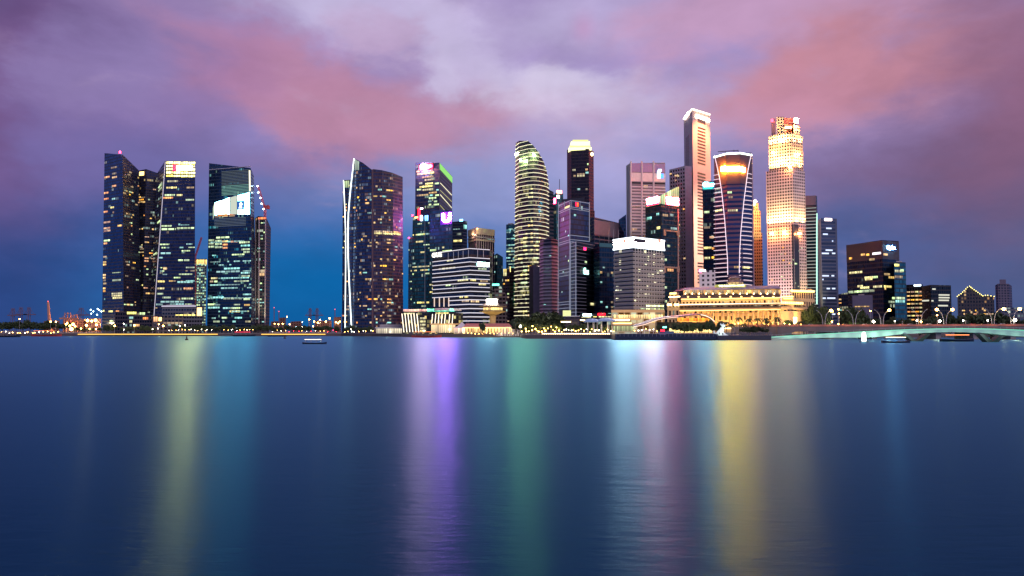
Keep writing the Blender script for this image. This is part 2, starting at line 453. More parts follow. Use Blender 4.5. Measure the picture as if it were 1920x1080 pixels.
    def text(s, fi, x0, x1, y, txt, mat, name='sign_letters', out=.7, hp=None, sub=False):
        f = s.faces[fi]; u0, z = f.ray(x0, y); u1, _ = f.ray(x1, y)
        a, b = f.pos(u0, z, out), f.pos(u1, z, out)
        o = text3d(txt, (a + b) / 2, f.ang, (b - a).length, mat, s.root, name, hp)
        if sub and getattr(s, 'last', None): o.parent = s.last[0]; o.matrix_parent_inverse = s.last[1].inverted(); o.location = (a + b) / 2
        return o
    def plant(s, u0=.25, u1=.75, h=4, mat=None, name='plant_room', dep=(.2, .7)):
        a, b = s.T[0], s.T[-1]; zc = min(p.z for p in s.T)
        A = a + (b - a) * u0 + s.dr * s.back * dep[0]; Bb = a + (b - a) * u1 + s.dr * s.back * dep[0]; e = s.dr * s.back * (dep[1] - dep[0])
        L = [A, Bb, Bb + e, A + e]; mb = MB()
        mb.prism([(p.x, p.y, zc - .5) for p in L], [(p.x, p.y, zc + h) for p in L]); return obj(name, mb, mat or M['conc'], s.root)
def text3d(txt, c, ang, width, mat, parent, name='sign_letters', hp=None, bold=.02, ext=.3):
    cu = bpy.data.curves.new('t', 'FONT'); cu.body = txt; cu.align_x = 'CENTER'; cu.align_y = 'CENTER'; cu.extrude = ext / 10; cu.offset = bold
    to = bpy.data.objects.new('t', cu); me = bpy.data.meshes.new_from_object(to)
    xs = [v.co.x for v in me.vertices]; ys = [v.co.y for v in me.vertices]
    k = width / (max(xs) - min(xs)); cx, cy = (max(xs) + min(xs)) / 2, (max(ys) + min(ys)) / 2
    ky = k if hp is None else hp / (max(ys) - min(ys))
    ca, sa = math.cos(ang), math.sin(ang)
    for v in me.vertices:
        x, y, z = (v.co.x - cx) * k, (v.co.y - cy) * ky, v.co.z * 10
        v.co = Vector((x * ca + z * sa, x * sa - z * ca, y))
    me.materials.clear(); me.materials.append(mat); me.name = name
    o = bpy.data.objects.new(name, me); link(o); o.parent = parent; o.location = Vector(c) - WL(parent)
    bpy.data.objects.remove(to); bpy.data.curves.remove(cu); return o

# ------------------------------------------------------------------ labels of repeats: by the landmark they stand at
ZON = [(190, 'on the far left port shore'), (300, 'below the dark stepped twin towers'), (386, 'below the yellow crowned tower'), (510, 'below the tower with the white sky terrace'),
       (640, 'in the open gap left of the curved towers'), (755, 'below the curved towers with white edges'), (865, 'by the hotel with slanted light fins'),
       (982, 'by the red roofed pier'), (1062, 'before the gold banded tower'), (1150, 'before the white grid tower'), (1250, 'before the beige block with white crown'),
       (1338, 'beside the wave shaped roof'), (1440, 'near the white fountain statue'), (1530, 'before the right end of the golden hotel'), (1592, 'right of the golden hotel'),
       (1700, 'before the big dark block with blue sign'), (1790, 'before the twin low dark blocks'), (1868, 'before the gable roofed block'), (2400, 'at the right edge of the photo')]
REG = []
def reg(o, desc, x): REG.append((o, desc, x))
ORD = ['first', 'second', 'third', 'fourth', 'fifth', 'sixth', 'seventh', 'eighth', 'ninth', 'tenth', 'eleventh', 'twelfth', 'thirteenth', 'fourteenth', 'fifteenth', 'sixteenth', 'seventeenth', 'eighteenth', 'nineteenth', 'twentieth']
def ordn(i):
    if i < 20: return ORD[i]
    t = {2: 'twenty', 3: 'thirty', 4: 'forty', 5: 'fifty'}; n = i + 1
    return (t[n // 10] + '-' + ORD[n % 10 - 1]) if n % 10 else {20: 'twentieth', 30: 'thirtieth', 40: 'fortieth', 50: 'fiftieth'}[n]
def label_all():
    D = {}
    for o, d, x in REG:
        z = next(z for lim, z in ZON if x < lim); D.setdefault((d, z), []).append((x, o))
    for (d, z), L in D.items():
        L.sort(key=lambda q: q[0])
        for i, (x, o) in enumerate(L): o['label'] = (d + ' ' + z) if len(L) == 1 else f'{d} {z}, {ordn(i)} from left'
#@@SETTING

# ================================================================== SETTING: water, land, jetties
wm = bpy.data.materials.new('bay_water'); wm.use_nodes = True; t = N(wm.node_tree); b = wm.node_tree.nodes['Principled BSDF']
wm.node_tree.nodes.remove(b)
g = t.node('ShaderNodeNewGeometry'); px_, py_, _ = t.sep(g.outputs['Position'])
r1 = t.noise(t.comb(t.m('MULTIPLY', px_, .13), t.m('MULTIPLY', py_, .45), 0), 1.0, 3, .55, .3)
r4 = t.noise(t.comb(t.m('MULTIPLY', px_, .6), t.m('MULTIPLY', py_, 1.9), 5), 1.0, 3, .55, .3)
r2 = t.noise(t.comb(t.m('MULTIPLY', px_, .012), t.m('MULTIPLY', py_, .03), 2), 1.0, 3, .5, .2)
r3 = t.noise(t.comb(t.m('MULTIPLY', px_, 2.2), t.m('MULTIPLY', py_, 7.0), 0), 1.0, 3, .6, .2)
hgt = t.m('ADD', t.m('MULTIPLY', r1.outputs[0], .06), t.m('ADD', t.m('MULTIPLY', r4.outputs[0], .05), t.m('MULTIPLY', r3.outputs[0], .014)))
bp = t.node('ShaderNodeBump'); bp.inputs['Strength'].default_value = .85; bp.inputs['Distance'].default_value = 1.0
t.l.new(hgt, bp.inputs['Height'])
gl_ = t.node('ShaderNodeBsdfAnisotropic', distribution='GGX'); gl_.inputs['Color'].default_value = (.175, .43, .58, 1); gl_.inputs['Anisotropy'].default_value = 0.32
t.l.new(t.m('ADD', .277, t.m('MULTIPLY', r2.outputs[0], .03)), gl_.inputs['Roughness'])
t.l.new(bp.outputs[0], gl_.inputs['Normal']); tv = t.node('ShaderNodeCombineXYZ'); tv.inputs[0].default_value = 1.0; t.l.new(tv.outputs[0], gl_.inputs['Tangent'])
df = t.node('ShaderNodeBsdfDiffuse'); df.inputs['Color'].default_value = (0.0, .02, .05, 1)
fr_ = t.node('ShaderNodeFresnel'); fr_.inputs['IOR'].default_value = 1.23
mx = t.node('ShaderNodeMixShader'); t.l.new(fr_.outputs[0], mx.inputs[0]); t.l.new(df.outputs[0], mx.inputs[1]); t.l.new(gl_.outputs[0], mx.inputs[2])
t.l.new(mx.outputs[0], wm.node_tree.nodes['Material Output'].inputs['Surface'])
mb = MB(); ys_ = [-60, 0, 8, 16, 30, 60, 120, 240, 480, 960, 2500, 8000, 40000]; xs_ = [-30000, -6000, -1500, -400, -100, -30, 0, 30, 100, 400, 1500, 6000, 30000]
for ya_, yb_ in zip(ys_, ys_[1:]):
    for xa_, xb_ in zip(xs_, xs_[1:]): mb.quad((xa_, ya_, 0), (xb_, ya_, 0), (xb_, yb_, 0), (xa_, yb_, 0))
obj('water', mb, wm, kind='structure')
SH = [(-1500, 760), (0, 750), (190, 745), (640, 740), (700, 700), (752, 655), (762, 612), (975, 602), (986, 500), (1145, 485), (1152, 440), (1346, 425), (1446, 418), (1449, 520), (1600, 560), (1930, 600), (3600, 640)]
mb = MB(); ms = MB()
S = [PB(x, D) for x, D in SH]
for i in range(len(S) - 1):
    a, c = S[i], S[i + 1]; fa, fc = a * (30000 / a.y), c * (30000 / c.y); fa.z = fc.z = GZ
    mb.quad(a, c, fc, fa)
    a0, c0 = a.copy(), c.copy(); a0.z = c0.z = -2; ms.quad(a0, c0, c, a)
obj('ground', mb, M['paving'], kind='structure'); obj('quay', ms, principled('quay_stone', (.09, .075, .07), .8), kind='structure')
# promenade kerb: a coping stone along the quay edge
mb = MB()
for i in range(len(S) - 1):
    a, c = S[i], S[i + 1]; d = (c - a); d.z = 0; L = d.length; d.normalize(); n = Vector((d.y, -d.x, 0))
    if L < 3: continue
    lo = [a - n * .5, c - n * .5, c + n * .15, a + n * .15]
    mb.prism([p + Vector((0, 0, -.25)) for p in lo], [p + Vector((0, 0, .12)) for p in lo])
obj('pavement', mb, principled('coping', (.16, .14, .13), .8), kind='structure')

# ================================================================== BUILDINGS
RT = ' on the left'
glassA = facade('glass_office_dark', G_DARK, C(50, 50, 62), 1.6, 3.9, .1, .3, lit=.03, ls=.5, metal=.8)
glassB = facade('glass_residential', C(42, 54, 84), C(40, 34, 40), 2.4, 3.3, .14, .3, lit=.05, ls=.5, metal=.5)
glassC = facade('glass_dark_teal', G_TEAL, C(30, 44, 52), 1.8, 3.9, .1, .25, lit=.05, ls=.5, metal=.6)
glassD = facade('glass_blue', C(44, 74, 118), C(46, 52, 70), 1.5, 3.8, .12, .3, lit=.03, ls=.4, metal=.75)

# --- 1 dark stepped tower, far left
b = B('office_tower', 'tallest dark tower at the far left with red roof beacon and sloping shoulder', [(196, 287, 940, 191), (230, 290, 915, 232), (260, 319, 945, 264)], 40, [glassD, glassB])
for y, x0, x1, m in [(334, 196, 213, ORG), (334, 214, 231, WARM), (350, 214, 232, ORG), (363, 196, 210, ORG), (374, 197, 212, ORG), (374, 213, 231, CYN), (390, 210, 231, YEL), (398, 196, 208, ORG), (399, 214, 230, DIM),
    (418, 196, 230, ORG), (424, 224, 232, WARM), (429, 196, 229, ORG), (434, 196, 231, ORG), (452, 196, 232, GRN), (457, 196, 209, ORG), (482, 195, 208, WARM), (482, 209, 227, ORG), (492, 194, 208, DIM), (496.5, 194, 209, WARM),
    (511, 212, 228, GRN), (516, 194, 208, WARM), (521, 194, 207, WARM), (526, 194, 207, DIM), (526, 212, 228, GRN), (532, 194, 228, DIM), (541, 194, 207, WARM), (546, 194, 207, WARM), (551, 210, 230, YEL), (555, 210, 230, YEL), (559, 212, 230, YEL), (561, 196, 206, CYN),
    (583, 193, 197, YEL), (584, 204, 212, YEL), (584, 218, 224, ORG), (602, 206, 212, GRN), (602, 219, 223, GRN), (327, 214, 228, DIM), (316, 212, 230, DIM)]: b.row(0, y, x0, x1, m)
b.rnd(1, 34, 3.3, 2.6, [ORG, WARM, DIM, GRN], 5, run=2, z0=30)
p = P(225, 285, 918); mb = MB(); mb.lathe(p, [(0, -1.5), (.9, -1.5), (.9, .5), (.5, 1.4), (0, 1.6)], 8); obj('roof_beacon', mb, LAMPR, b.root)
mb = MB(); mb.tube([P(225, 291, 918), P(225, 286.5, 918)], .3, 5); obj('beacon_mast', mb, M['dark'], b.root)
b.plant(.25, .6, 2.5)
# --- 2 tower behind
b = B('residential_tower', 'dark residential tower squeezed between two taller towers at the far left', [(250, 322, 985), (274, 317, 975), (300, 326, 985)], 35, glassB)
b.rnd(0, 34, 3.3, 2.4, [WARM, YEL, ORG, DIM], 6, run=2); b.rnd(1, 30, 3.3, 2.4, [WARM, GRN, ORG], 7, run=2)
b.panel(0, 262, 322, 270, 329, POOLW, 'crown_light')
for y in (372, 380, 468, 474): b.row(0, y, 251, 273, DIM, 1.2)
# --- 3 tower with yellow crown and red white sign
g3 = facade('glass_office_crown', C(50, 62, 96), C(40, 44, 58), 1.5, 3.9, .08, .32, lit=.05, ls=.6, metal=.75, cool=C(150, 220, 215))
b = B('office_tower', 'slanted glass tower with bright yellow striped crown and red and white sign', [(294, 326, 968, 279), (309, 302, 930, 288), (366, 305, 925, 365)], 40, [facade('glass_side', G_BLUE, C(26, 28, 40), 1.5, 3.9, .1, .3, metal=.6, lit=.05), g3])
for i, (y0, y1) in enumerate([(302, 306), (308.5, 312), (314, 318), (320.5, 324.5), (327, 330)]):
    for k in range(4):
        xa = 311 + k * 14; b.panel(1, xa, y0 + k * .4 + 1, xa + 13, y1 + k * .4 + 1, room('room_crown', C(250, 234, 130), 5, 3), 'crown_window', .2, .3)
b.text(1, 333, 361, 315, 'DBS', glow('sign_white', (1, .5, .13, 1), 780), hp=5)
f = b.faces[1]; b.panel(1, 324, 309, 331.5, 321, glow('sign_red', C(255, 10, 40), 12), 'sign_emblem')
for y, x0, x1, m in [(340, 313, 335, YEL), (352, 311, 333, YEL), (352, 350, 364, DIM), (366, 308, 330, GRN), (366, 331, 345, YEL), (371, 305, 325, ORG), (375, 348, 364, GRN), (424, 298, 330, GRN), (428, 331, 364, GRN), (430, 300, 364, GRN), (421, 334, 355, CYN), (475, 300, 350, CYN),
    (487, 320, 332, GRN), (488, 334, 343, GRN), (488, 345, 355, GRN), (504, 306, 320, WARM), (528, 292, 318, YEL), (541, 292, 318, YEL), (541, 344, 362, ORG), (529, 332, 362, CYN), (551, 294, 306, GRN), (558, 304, 320, GRN), (560, 340, 362, GRN), (571, 292, 305, CYN), (571, 318, 345, CYN), (566, 300, 345, CYN)]: b.row(1, y, x0, x1, m)
b.rnd(1, 34, 3.9, 3, [GRN, CYN, DIM, GRN], 11, z1=110, run=7, clus=.85)
for y, x0, x1 in [(351, 287, 296), (356, 285, 294), (361, 286, 302), (418, 288, 302), (478, 283, 290)]: b.row(0, y, x0, x1, GRN)
b.line(1, [(309.5, 303), (299, 450), (288.5, 598)], .35, LINE, 'edge_strip')
# --- low podium before it
b = B('podium_building', 'low grey podium building with long lit canopy right of the slanted tower', [(304, 573, 850), (380, 574, 845)], 30, facade('podium_wall', C(70, 80, 95), C(90, 92, 98), 3, 4, .2, .5, lit=.1), cat='building')
b.band(b.T[0].z - .6, 1.2, LINE, 1.2, 'canopy_edge'); b.row(0, 591, 328, 366, YEL, 1.4); b.plant(.1, .8, 2)
b.panel(0, 370, 577, 378, 592, POOLW, 'lit_panel')
b = B('podium_building', 'low concrete base building with warm lit entrance below the slanted tower', [(286, 592, 810), (345, 592, 805)], 20, facade('podium_wall2', C(60, 66, 80), C(80, 76, 76), 4, 4, .3, .5, lit=.1), cat='building')
b.panel(0, 288, 594, 296, 603, room('room_orange_wide', C(255, 150, 70), 1.6, 2), 'window'); b.panel(0, 298, 595, 303, 602, POOLW, 'window'); b.row(0, 606, 305, 342, DIM, 2)
b = B('podium_building', 'low dark podium with scattered lit shopfronts under the leftmost towers', [(216, 584, 860), (284, 588, 850)], 25, facade('podium_wall3', C(40, 44, 56), C(56, 50, 56), 3, 4, .2, .4, lit=.2), cat='building')
for y, x0, x1, m in [(596, 242, 250, CYN), (603, 243, 248, YEL), (597, 268, 278, ORG), (610, 250, 262, WARM), (587, 238, 256, YEL), (588, 262, 272, GRN)]: b.row(0, y, x0, x1, m, 2.5)
# --- 5 green lit tower in the gap
b = B('residential_tower', 'slim tower of greenish lit windows with an orange cap', [(363, 485, 1150), (388, 485, 1150)], 30, facade('green_lit', C(60, 110, 110), C(110, 130, 120), 2.6, 4.2, .4, .4, lit=.3, ls=1.1, grp=1, warm=C(210, 255, 210), cool=C(150, 240, 220)))
b.band(b.T[0].z - 5, 7, room('room_cap', C(255, 214, 130), 1.4, 9), .2, 'crown_light'); b.band(b.T[0].z - 12, 1.6, M['brick'], .5, 'floor_band')
b.rnd(0, 90, 4.2, 2.6, [GRN, CYN, GRN], 3, run=1, h=2.2, z1=105, clus=.1)
# --- 6 tower with white sky terrace
g6 = facade('glass_terrace_tower', C(36, 66, 98), C(30, 50, 66), 1.5, 3.9, .08, .3, lit=.10, ls=.55, metal=.7, warm=C(190, 240, 190), cool=C(60, 190, 215), grp=5)
b = B('office_tower', 'glass tower with a glowing white slanted sky terrace holding a blue poster', [(392, 306, 945, 388), (470, 315, 925, 472), (476, 330, 945, 479)], 40, [g6, facade('glass_side', G_BLUE, C(26, 28, 40), 1.5, 3.9, .1, .3, metal=.6, lit=.05)])
f = b.faces[0]
def wallpoly(b, fi, px, mat, name, out=.3):
    f = b.faces[fi]; pts = []
    for x, y in px:
        u, z = f.ray(x, y); pts.append(f.pos(u, z, out))
    back = [p - f.n * (out + .3) for p in pts]; mb = MB(); mb.poly(pts)
    for i in range(len(pts)):
        j = (i + 1) % len(pts); mb.quad(pts[i], back[i], back[j], pts[j])
    return obj(name, mb, mat, b.root)
# terrace divided into bays, then mullions proud of it
tm = glow('terrace_light', (.2, .85, 1, 1), 22)
tops = [(403, 380), (417, 376), (432, 370.5), (446, 367), (459, 364), (470, 361)]
for i in range(5):
    (xa, ya), (xb, yb) = tops[i], tops[i + 1]
    ybt = 402 if i else 404
    wallpoly(b, 0, [(xa + .8, ybt), (xb - .8, 402), (xb - .8, yb), (xa + .8, ya)], tm if i != 2 else glow('terrace_dim', C(216, 226, 206), .9), 'terrace_bay')
wallpoly(b, 0, [(400, 412), (403, 403), (403, 381), (400, 390)], room('terrace_side', C(210, 230, 190), 1.4, 3), 'terrace_bay')
b.panel(0, 446.5, 377, 458.5, 393.5, glow('poster_blue', C(20, 90, 170), 1.2), 'poster', .6, .3)
wallpoly(b, 0, [(449, 391), (456, 391), (455, 386), (457, 383), (453.5, 379), (450, 383), (451.5, 386)], glow('poster_figure', C(225, 245, 255), 2.5), 'poster_figure', .9)
b.row(0, 403.5, 408, 460, ORG, 2.2); b.row(0, 407, 402, 468, DIM, 1)
for k in range(17):
    y = 320 + k * 2.75 
    b.panel(0, 417, y, 469, y + 1.1, glow('louvre_lit', C(150, 170, 178), .25 + 0) if k < 10 else glow('louvre_lit_green', C(150, 214, 196), .5), 'louvre', .25, .4)
b.line(0, [(469.8, 320), (470.2, 359)], .9, glow('edge_cream', C(246, 240, 206), 1.6), 'edge_strip')
for k in range(6): b.panel(0, 403, 409 + k * 2.8, 462, 410 + k * 2.8, glow('louvre_lit2', C(150, 170, 190), .3), 'louvre', .25, .4)
for y, x0, x1, m in [(446, 405, 448, GRN), (451, 390, 402, GRN), (452, 404, 416, GRN), (453, 417, 432, YEL), (453.5, 433, 446, ORG), (455, 449, 469, GRN), (457, 390, 402, GRN), (458, 404, 416, GRN), (459, 418, 430, ORG), (463, 390, 402, GRN), (464, 404, 418, GRN), (465, 418, 430, ORG), (461, 452, 469, CYN), (468, 453, 469, GRN), (473, 457, 469, GRN),
    (504, 420, 450, CYN), (510, 405, 450, CYN), (512, 452, 469, CYN), (518, 453, 469, GRN), (522, 396, 408, YEL), (528, 394, 400, WARM), (528, 402, 408, GRN), (558, 394, 420, CYN), (560, 418, 454, GRN), (561, 457, 469, GRN), (571, 389, 404, GRN), (572, 458, 469, DIM), (577, 389, 412, CYN), (578, 432, 450, GRN), (584, 430, 450, YEL), (596, 416, 426, GRN), (596, 440, 454, CYN), (603, 400, 412, GRN), (603, 460, 470, YEL), (603, 436, 442, CYN)]: b.row(0, y, x0, x1, m)
b.rnd(0, 40, 3.9, 3, [CYN, GRN, CYN], 21, z1=115, run=8, clus=.85)
b.band(b.T[1].z + 2, .8, M['frame'], .4, 'parapet', faces=[0], roofclip=False)
# --- 7 tower under construction + crane
b = B('unfinished_tower', 'unfinished tower with concrete fins and floodlit base right of the sky terrace tower', [(478, 409, 965), (484, 405, 950), (499, 407, 948), (508, 428, 965)], 35, facade('unfinished_wall', C(34, 52, 66), C(70, 62, 62), 3, 3.8, .22, .3, metal=.4, lit=.04, frough=.8))
for x in (480, 486, 499): b.line(1 if x > 483 and x < 499 else (0 if x < 484 else 1), [(x if x != 499 else 498, 412), (x - .5 if x != 499 else 497, 606)], .7, M['conc'], 'concrete_fin')
b.band(b.T[1].z - 3, 2.2, room('room_orange_top', C(255, 130, 60), 1.8, 8), .3, 'top_light', faces=[1])
b.rnd(1, 22, 3.8, 3, [CYN, CYN, GRN], 31, run=1); b.row(1, 509, 485, 498, WARM, 4); b.row(1, 515, 485, 497, WARM, 3)
spot(PB(492, 930, 4), PB(492, 950, 60), 90000, (1, .85, .5), 60)
cr = thing('tower_crane', 'luffing tower crane strung with white lights on the unfinished tower', 'crane', P(497, 407, 955))
def lattice(mb, a, b, w, rad, n=8):
    a, b = Vector(a), Vector(b); d = (b - a).normalized(); s1 = d.cross(Vector((0, 1, 0))); s1 = (s1 if s1.length > .1 else Vector((1, 0, 0))).normalized(); s2 = d.cross(s1)
    cs = [(s1 * i + s2 * j) * w / 2 for i, j in ((-1, -1), (1, -1), (1, 1), (-1, 1))]
    for c in cs: mb.tube([a + c, b + c], rad, 4)
    for k in range(n):
        p, q = a + (b - a) * (k / n), a + (b - a) * ((k + 1) / n)
        for i in range(4):
            mb.tube([p + cs[i], q + cs[(i + 1) % 4]], rad * .7, 3)
mb = MB(); lattice(mb, P(497, 407, 955), P(497, 384, 955), 2, .25); obj('mast', mb, M['redpaint'], cr)
mb = MB(); lattice(mb, P(497, 392, 955), P(483, 347, 955), 1.6, .22, 14); jib_ = obj('jib', mb, M['redpaint'], cr)
mb = MB(); lattice(mb, P(497, 390, 955), P(504, 385, 955), 1.6, .22, 4); mb.box(P(503, 389, 955), 3, 3, 4); obj('counter_jib', mb, M['redpaint'], cr)
for x, y in [(483, 349), (484.5, 361), (488, 371), (490.5, 382), (494, 392)]:
    mb = MB(); q = P(x, y, 953); mb.lathe(q, [(0, -.9), (.8, -.4), (.8, .4), (0, .9)], 8); obj('lamp', mb, LAMPC, jib_)
cr = thing('tower_crane', 'red luffing crane jib rising in the gap between the left towers', 'crane', PB(366, 1130))
mb = MB(); lattice(mb, PB(365, 1130), P(366, 482, 1130), 2, .3, 30); obj('mast', mb, M['redpaint'], cr)
mb = MB(); lattice(mb, P(366, 482, 1130), P(378, 445, 1130), 1.6, .3, 12); obj('jib', mb, M['redpaint'], cr)

# --- curved twin towers with white edge lights
gs = facade('glass_curved', C(46, 70, 106), C(50, 36, 40), 1.7, 3.3, .12, .28, lit=.12, ls=.5, metal=.6, grp=2, warm=C(255, 190, 110), cool=C(180, 220, 235))
gs2 = facade('glass_curved_brown', C(56, 66, 96), C(66, 40, 40), 1.7, 3.3, .2, .34, lit=.13, ls=.5, metal=.5, grp=2, warm=C(255, 190, 110), cool=C(180, 220, 235))
b = B('curved_tower', 'taller curved tower with pointed crest, brown glass face and white outline on its left edge', [(664, 297, 800, 659), (680, 305, 792, 680), (697, 318, 790, 697), (700, 317, 789, 700), (716, 319, 789, 717), (736, 324, 795, 738), (755, 332, 808, 756)], 40, [gs, gs, M['brick'], gs2, gs2, gs2])
# the bulging left edge: an added curved leaf
ys = [(297, 664), (320, 661.5), (345, 658.5), (370, 656), (400, 653.5), (440, 652.5), (481, 653), (520, 654.5), (560, 656.5), (600, 658.5), (623, 660)]
mb = MB(); E = [P(x, y, 800) for y, x in ys]; I = [P(664 - 5 * (y - 297) / 326, y, 799.6) for y, x in ys]
for i in range(len(ys) - 1):
    mb.quad(E[i + 1], I[i + 1], I[i], E[i], [(0, E[i + 1].z), ((I[i + 1] - E[i + 1]).length, E[i + 1].z), ((I[i] - E[i]).length, E[i].z), (0, E[i].z)])
    e0, e1 = E[i] + b.dr * 30, E[i + 1] + b.dr * 30
    mb.quad(e1, E[i + 1], E[i], e0, [(0, e1.z), (30, e1.z), (30, e0.z), (0, e0.z)])
obj('curved_leaf', mb, gs, b.root)
mb = MB(); mb.tube([P(x - .3, y, 798.5) for y, x in ys], .5, 5); obj('edge_strip', mb, glow('edge_white', C(236, 250, 246), 3.2), b.root)
wallpoly(b, 0, [(664.5, 319), (673.5, 319), (673.5, 303), (665.5, 299)], room('crest_glow', C(196, 224, 190), 1.1, 3), 'crest_window')
for fi, n, sd in [(0, 16, 41), (1, 16, 42), (3, 22, 43), (4, 30, 44), (5, 30, 45)]:
    b.nwin = min(b.nwin, 90) if fi else 0
    b.rnd(fi, n, 3.3, 2.0, [WARM, ORG, DIM, WARM, CYN, DIM], sd, z0=8, z1=150, run=2, h=1.9, clus=.3)
for fi, x0, x1 in [(3, 701, 716), (4, 717, 736), (5, 737, 753)]:
    f = b.faces[fi]
    for y in (434, 437.5): 
        u0, z = f.ray(x0, y); u1, _ = f.ray(x1, y); b.win(f, max(.02, u0), min(.98, u1), z, 1.6, WARM if y < 436 else YEL, name='sky_garden_window')
b = B('curved_tower', 'slim lower curved tower leaning behind the left edge of the crested one', [(643, 338, 850, 641), (658, 337, 845, 662)], 25, gs)
wallpoly(b, 0, [(644, 352), (656, 352), (656, 339), (644, 340)], room('crest_glow2', C(190, 214, 140), 1.2, 3), 'crest_window')
b.rnd(0, 26, 3.3, 2.2, [WARM, ORG, YEL], 47, run=2)
ys2 = [(338, 644), (370, 645.5), (405, 647), (439, 648), (500, 648), (560, 647.5), (620, 647)]
mb = MB(); mb.tube([P(x, y, 844) for y, x in ys2], .45, 5); obj('edge_strip', mb, MATS['edge_white'], b.root)

# --- financial tower with red/white sign and green crown
g8 = facade('glass_teal_tower', C(46, 74, 110), C(26, 30, 42), 1.6, 3.9, .12, .3, lit=.07, ls=.55, metal=.6, warm=C(240, 230, 140), cool=C(190, 235, 190))
b = B('office_tower', 'dark tower with red and white roof sign and light green crown on one side', [(779, 305, 895), (824, 305, 880), (848, 331, 959)], 40, [g8, facade('wall_brown_dark', C(60, 56, 76), C(48, 38, 48), 3, 3.9, .3, .4, metal=.4)])
sr = glow('sign_red2', C(255, 50, 100), 50); sw = glow('sign_white_hot', (1, .3, .42, 1), 2200)
b.panel(0, 786, 308, 812, 317.5, glow('sign_red_panel', C(230, 10, 50), 3.0), 'sign_panel'); 
mb = MB(); q = P(793, 312.5, 888); mb.lathe(q, [(0, -2.6), (2.4, -1.2), (2.6, 0), (2.4, 1.2), (0, 2.6)], 12); obj('sign_emblem', mb, sw, b.root)
b.panel(0, 799, 310, 811, 314, sr, 'sign_letters', .9, .3)
wallpoly(b, 1, [(824.3, 317), (847.8, 343), (847.8, 332), (824.3, 306)], glow('crown_green', C(150, 236, 110), .95), 'crown_light')
for y, x0, x1, m in [(322, 781, 787, WARM), (322, 806, 811, WARM), (327, 781, 814, YEL), (333, 791, 813, DIM), (338, 796, 812, YEL), (344, 786, 792, GRN), (345, 797, 812, YEL), (344.5, 815, 823, GRN), (351, 786, 811, YEL), (356, 782, 790, GRN), (356.5, 792, 812, YEL), (356.5, 818, 823, CYN), (362, 804, 819, DIM), (367, 781, 803, DIM), (366.5, 816, 823, GRN), (372, 804, 818, GRN), (378, 803, 809, CYN), (378, 814, 820, GRN), (384, 804, 809, GRN), (384, 813, 823, GRN), (366.5, 806, 812, CYN)]: b.row(0, y, x0, x1, m, 1.8)
for y0, y1, m in [(343, 355, 'g'), (357, 368, 'd'), (365, 378, 'g'), (385, 398, 'd')]:
    b.line(1, [(825, y0), (846.5, y0 + (y1 - y0) * 1.9)], .35, GOLD if m == 'g' else glow('line_dim', C(220, 214, 150), .7), 'lit_floor')
b.plant(.2, .7, 2.5)
b = B('office_tower', 'dark narrow tower with a neon letter sign and pink beacons, left of the purple sign', [(766, 449, 880), (773, 447, 872), (774, 405, 871), (806, 404, 858)], 30, [glassC, glassC, glassC], )
b.rnd(2, 34, 3.9, 2, [GRN, YEL, CYN], 51, run=5, clus=.75); b.rnd(0, 10, 3.9, 3, [GRN, YEL], 52, run=1)
b.panel(2, 785.5, 391, 789, 412, glow('neon_red', C(255, 20, 40), 10), 'sign_panel', 1.2); b.panel(2, 789.5, 390, 794, 392.5, glow('neon_pale', C(255, 220, 240), 8), 'sign_panel', 1.2)
b.panel(2, 789.5, 404, 792.5, 414, glow('neon_pale', C(255, 220, 240), 8), 'sign_panel', 1.2)
b.panel(2, 796.5, 404, 803.5, 414, room('neon_blue', C(120, 190, 255), 3, 2), 'window'); b.panel(2, 778, 406, 787, 409, POOLW, 'window')
b.line(2, [(797, 412), (797, 600)], .4, glow('thin_line', C(110, 120, 150), .35), 'edge_strip')
for x, y in [(773.5, 404), (767, 446)]:
    mb = MB(); mb.lathe(P(x, y, 871), [(0, -.9), (.9, 0), (0, .9)], 8); obj('roof_beacon', mb, LAMPR, b.root)
b = B('office_tower', 'dark glass building carrying a glowing purple letter U sign', [(806, 392, 850), (848, 395, 835)], 30, glassC)
b.panel(0, 826, 397, 847.5, 421, glow('sign_purple_back', C(70, 10, 190), 1.2), 'sign_panel', .2, .3)
b.text(0, 830, 845.5, 409, 'U', glow('sign_purple', (1, .17, .9, 1), 580), hp=9.5, sub=True)
b.rnd(0, 18, 3.9, 3, [YEL, GRN], 55, run=4, z0=40, z1=100, clus=.8); b.row(0, 470, 800, 818, GRN)
b = B('office_tower', 'dark blue block with cyan lit roof corner behind the purple signed one', [(848, 416, 985), (868, 414, 980), (876, 415, 985)], 30, [glassD, glassD])
b.panel(0, 862, 411, 868, 415, glow('sign_cyan', C(140, 230, 255), 4), 'sign_panel'); b.row(0, 452, 850, 866, YEL, 2.5); b.row(0, 430, 850, 862, CYN, 1); b.row(1, 425, 869, 875, CYN, 5)
b = B('office_tower', 'pale columned tower with warm floodlit crown behind the white striped block', [(878, 436, 885), (893, 428, 860), (927, 431, 880)], 30, facade('white_columns', C(20, 24, 34), C(176, 160, 158), 3.4, 90, .36, .02, metal=.3, frough=.7, lit=.02))
zt = b.T[2].z
b.band(zt - 3.5, 7, M['stone'], .6, 'crown'); b.band(zt - 10, 1.6, M['conc'], .8, 'cornice'); b.band(zt - 13, 2.0, M['stone'], .5, 'cornice')
b.row(1, 447, 913, 925, CYN, 2)
q = P(895, 432, 852); point((q.x, q.y, q.z), 3500, (1, .6, .35)); q2 = P(884, 440, 868); point((q2.x, q2.y, q2.z), 2500, (1, .6, .35)); mb = MB(); mb.lathe(P(895, 429, 857), [(0, -.6), (.6, 0), (0, .6)], 8); obj('lamp', mb, LAMPO, b.root)
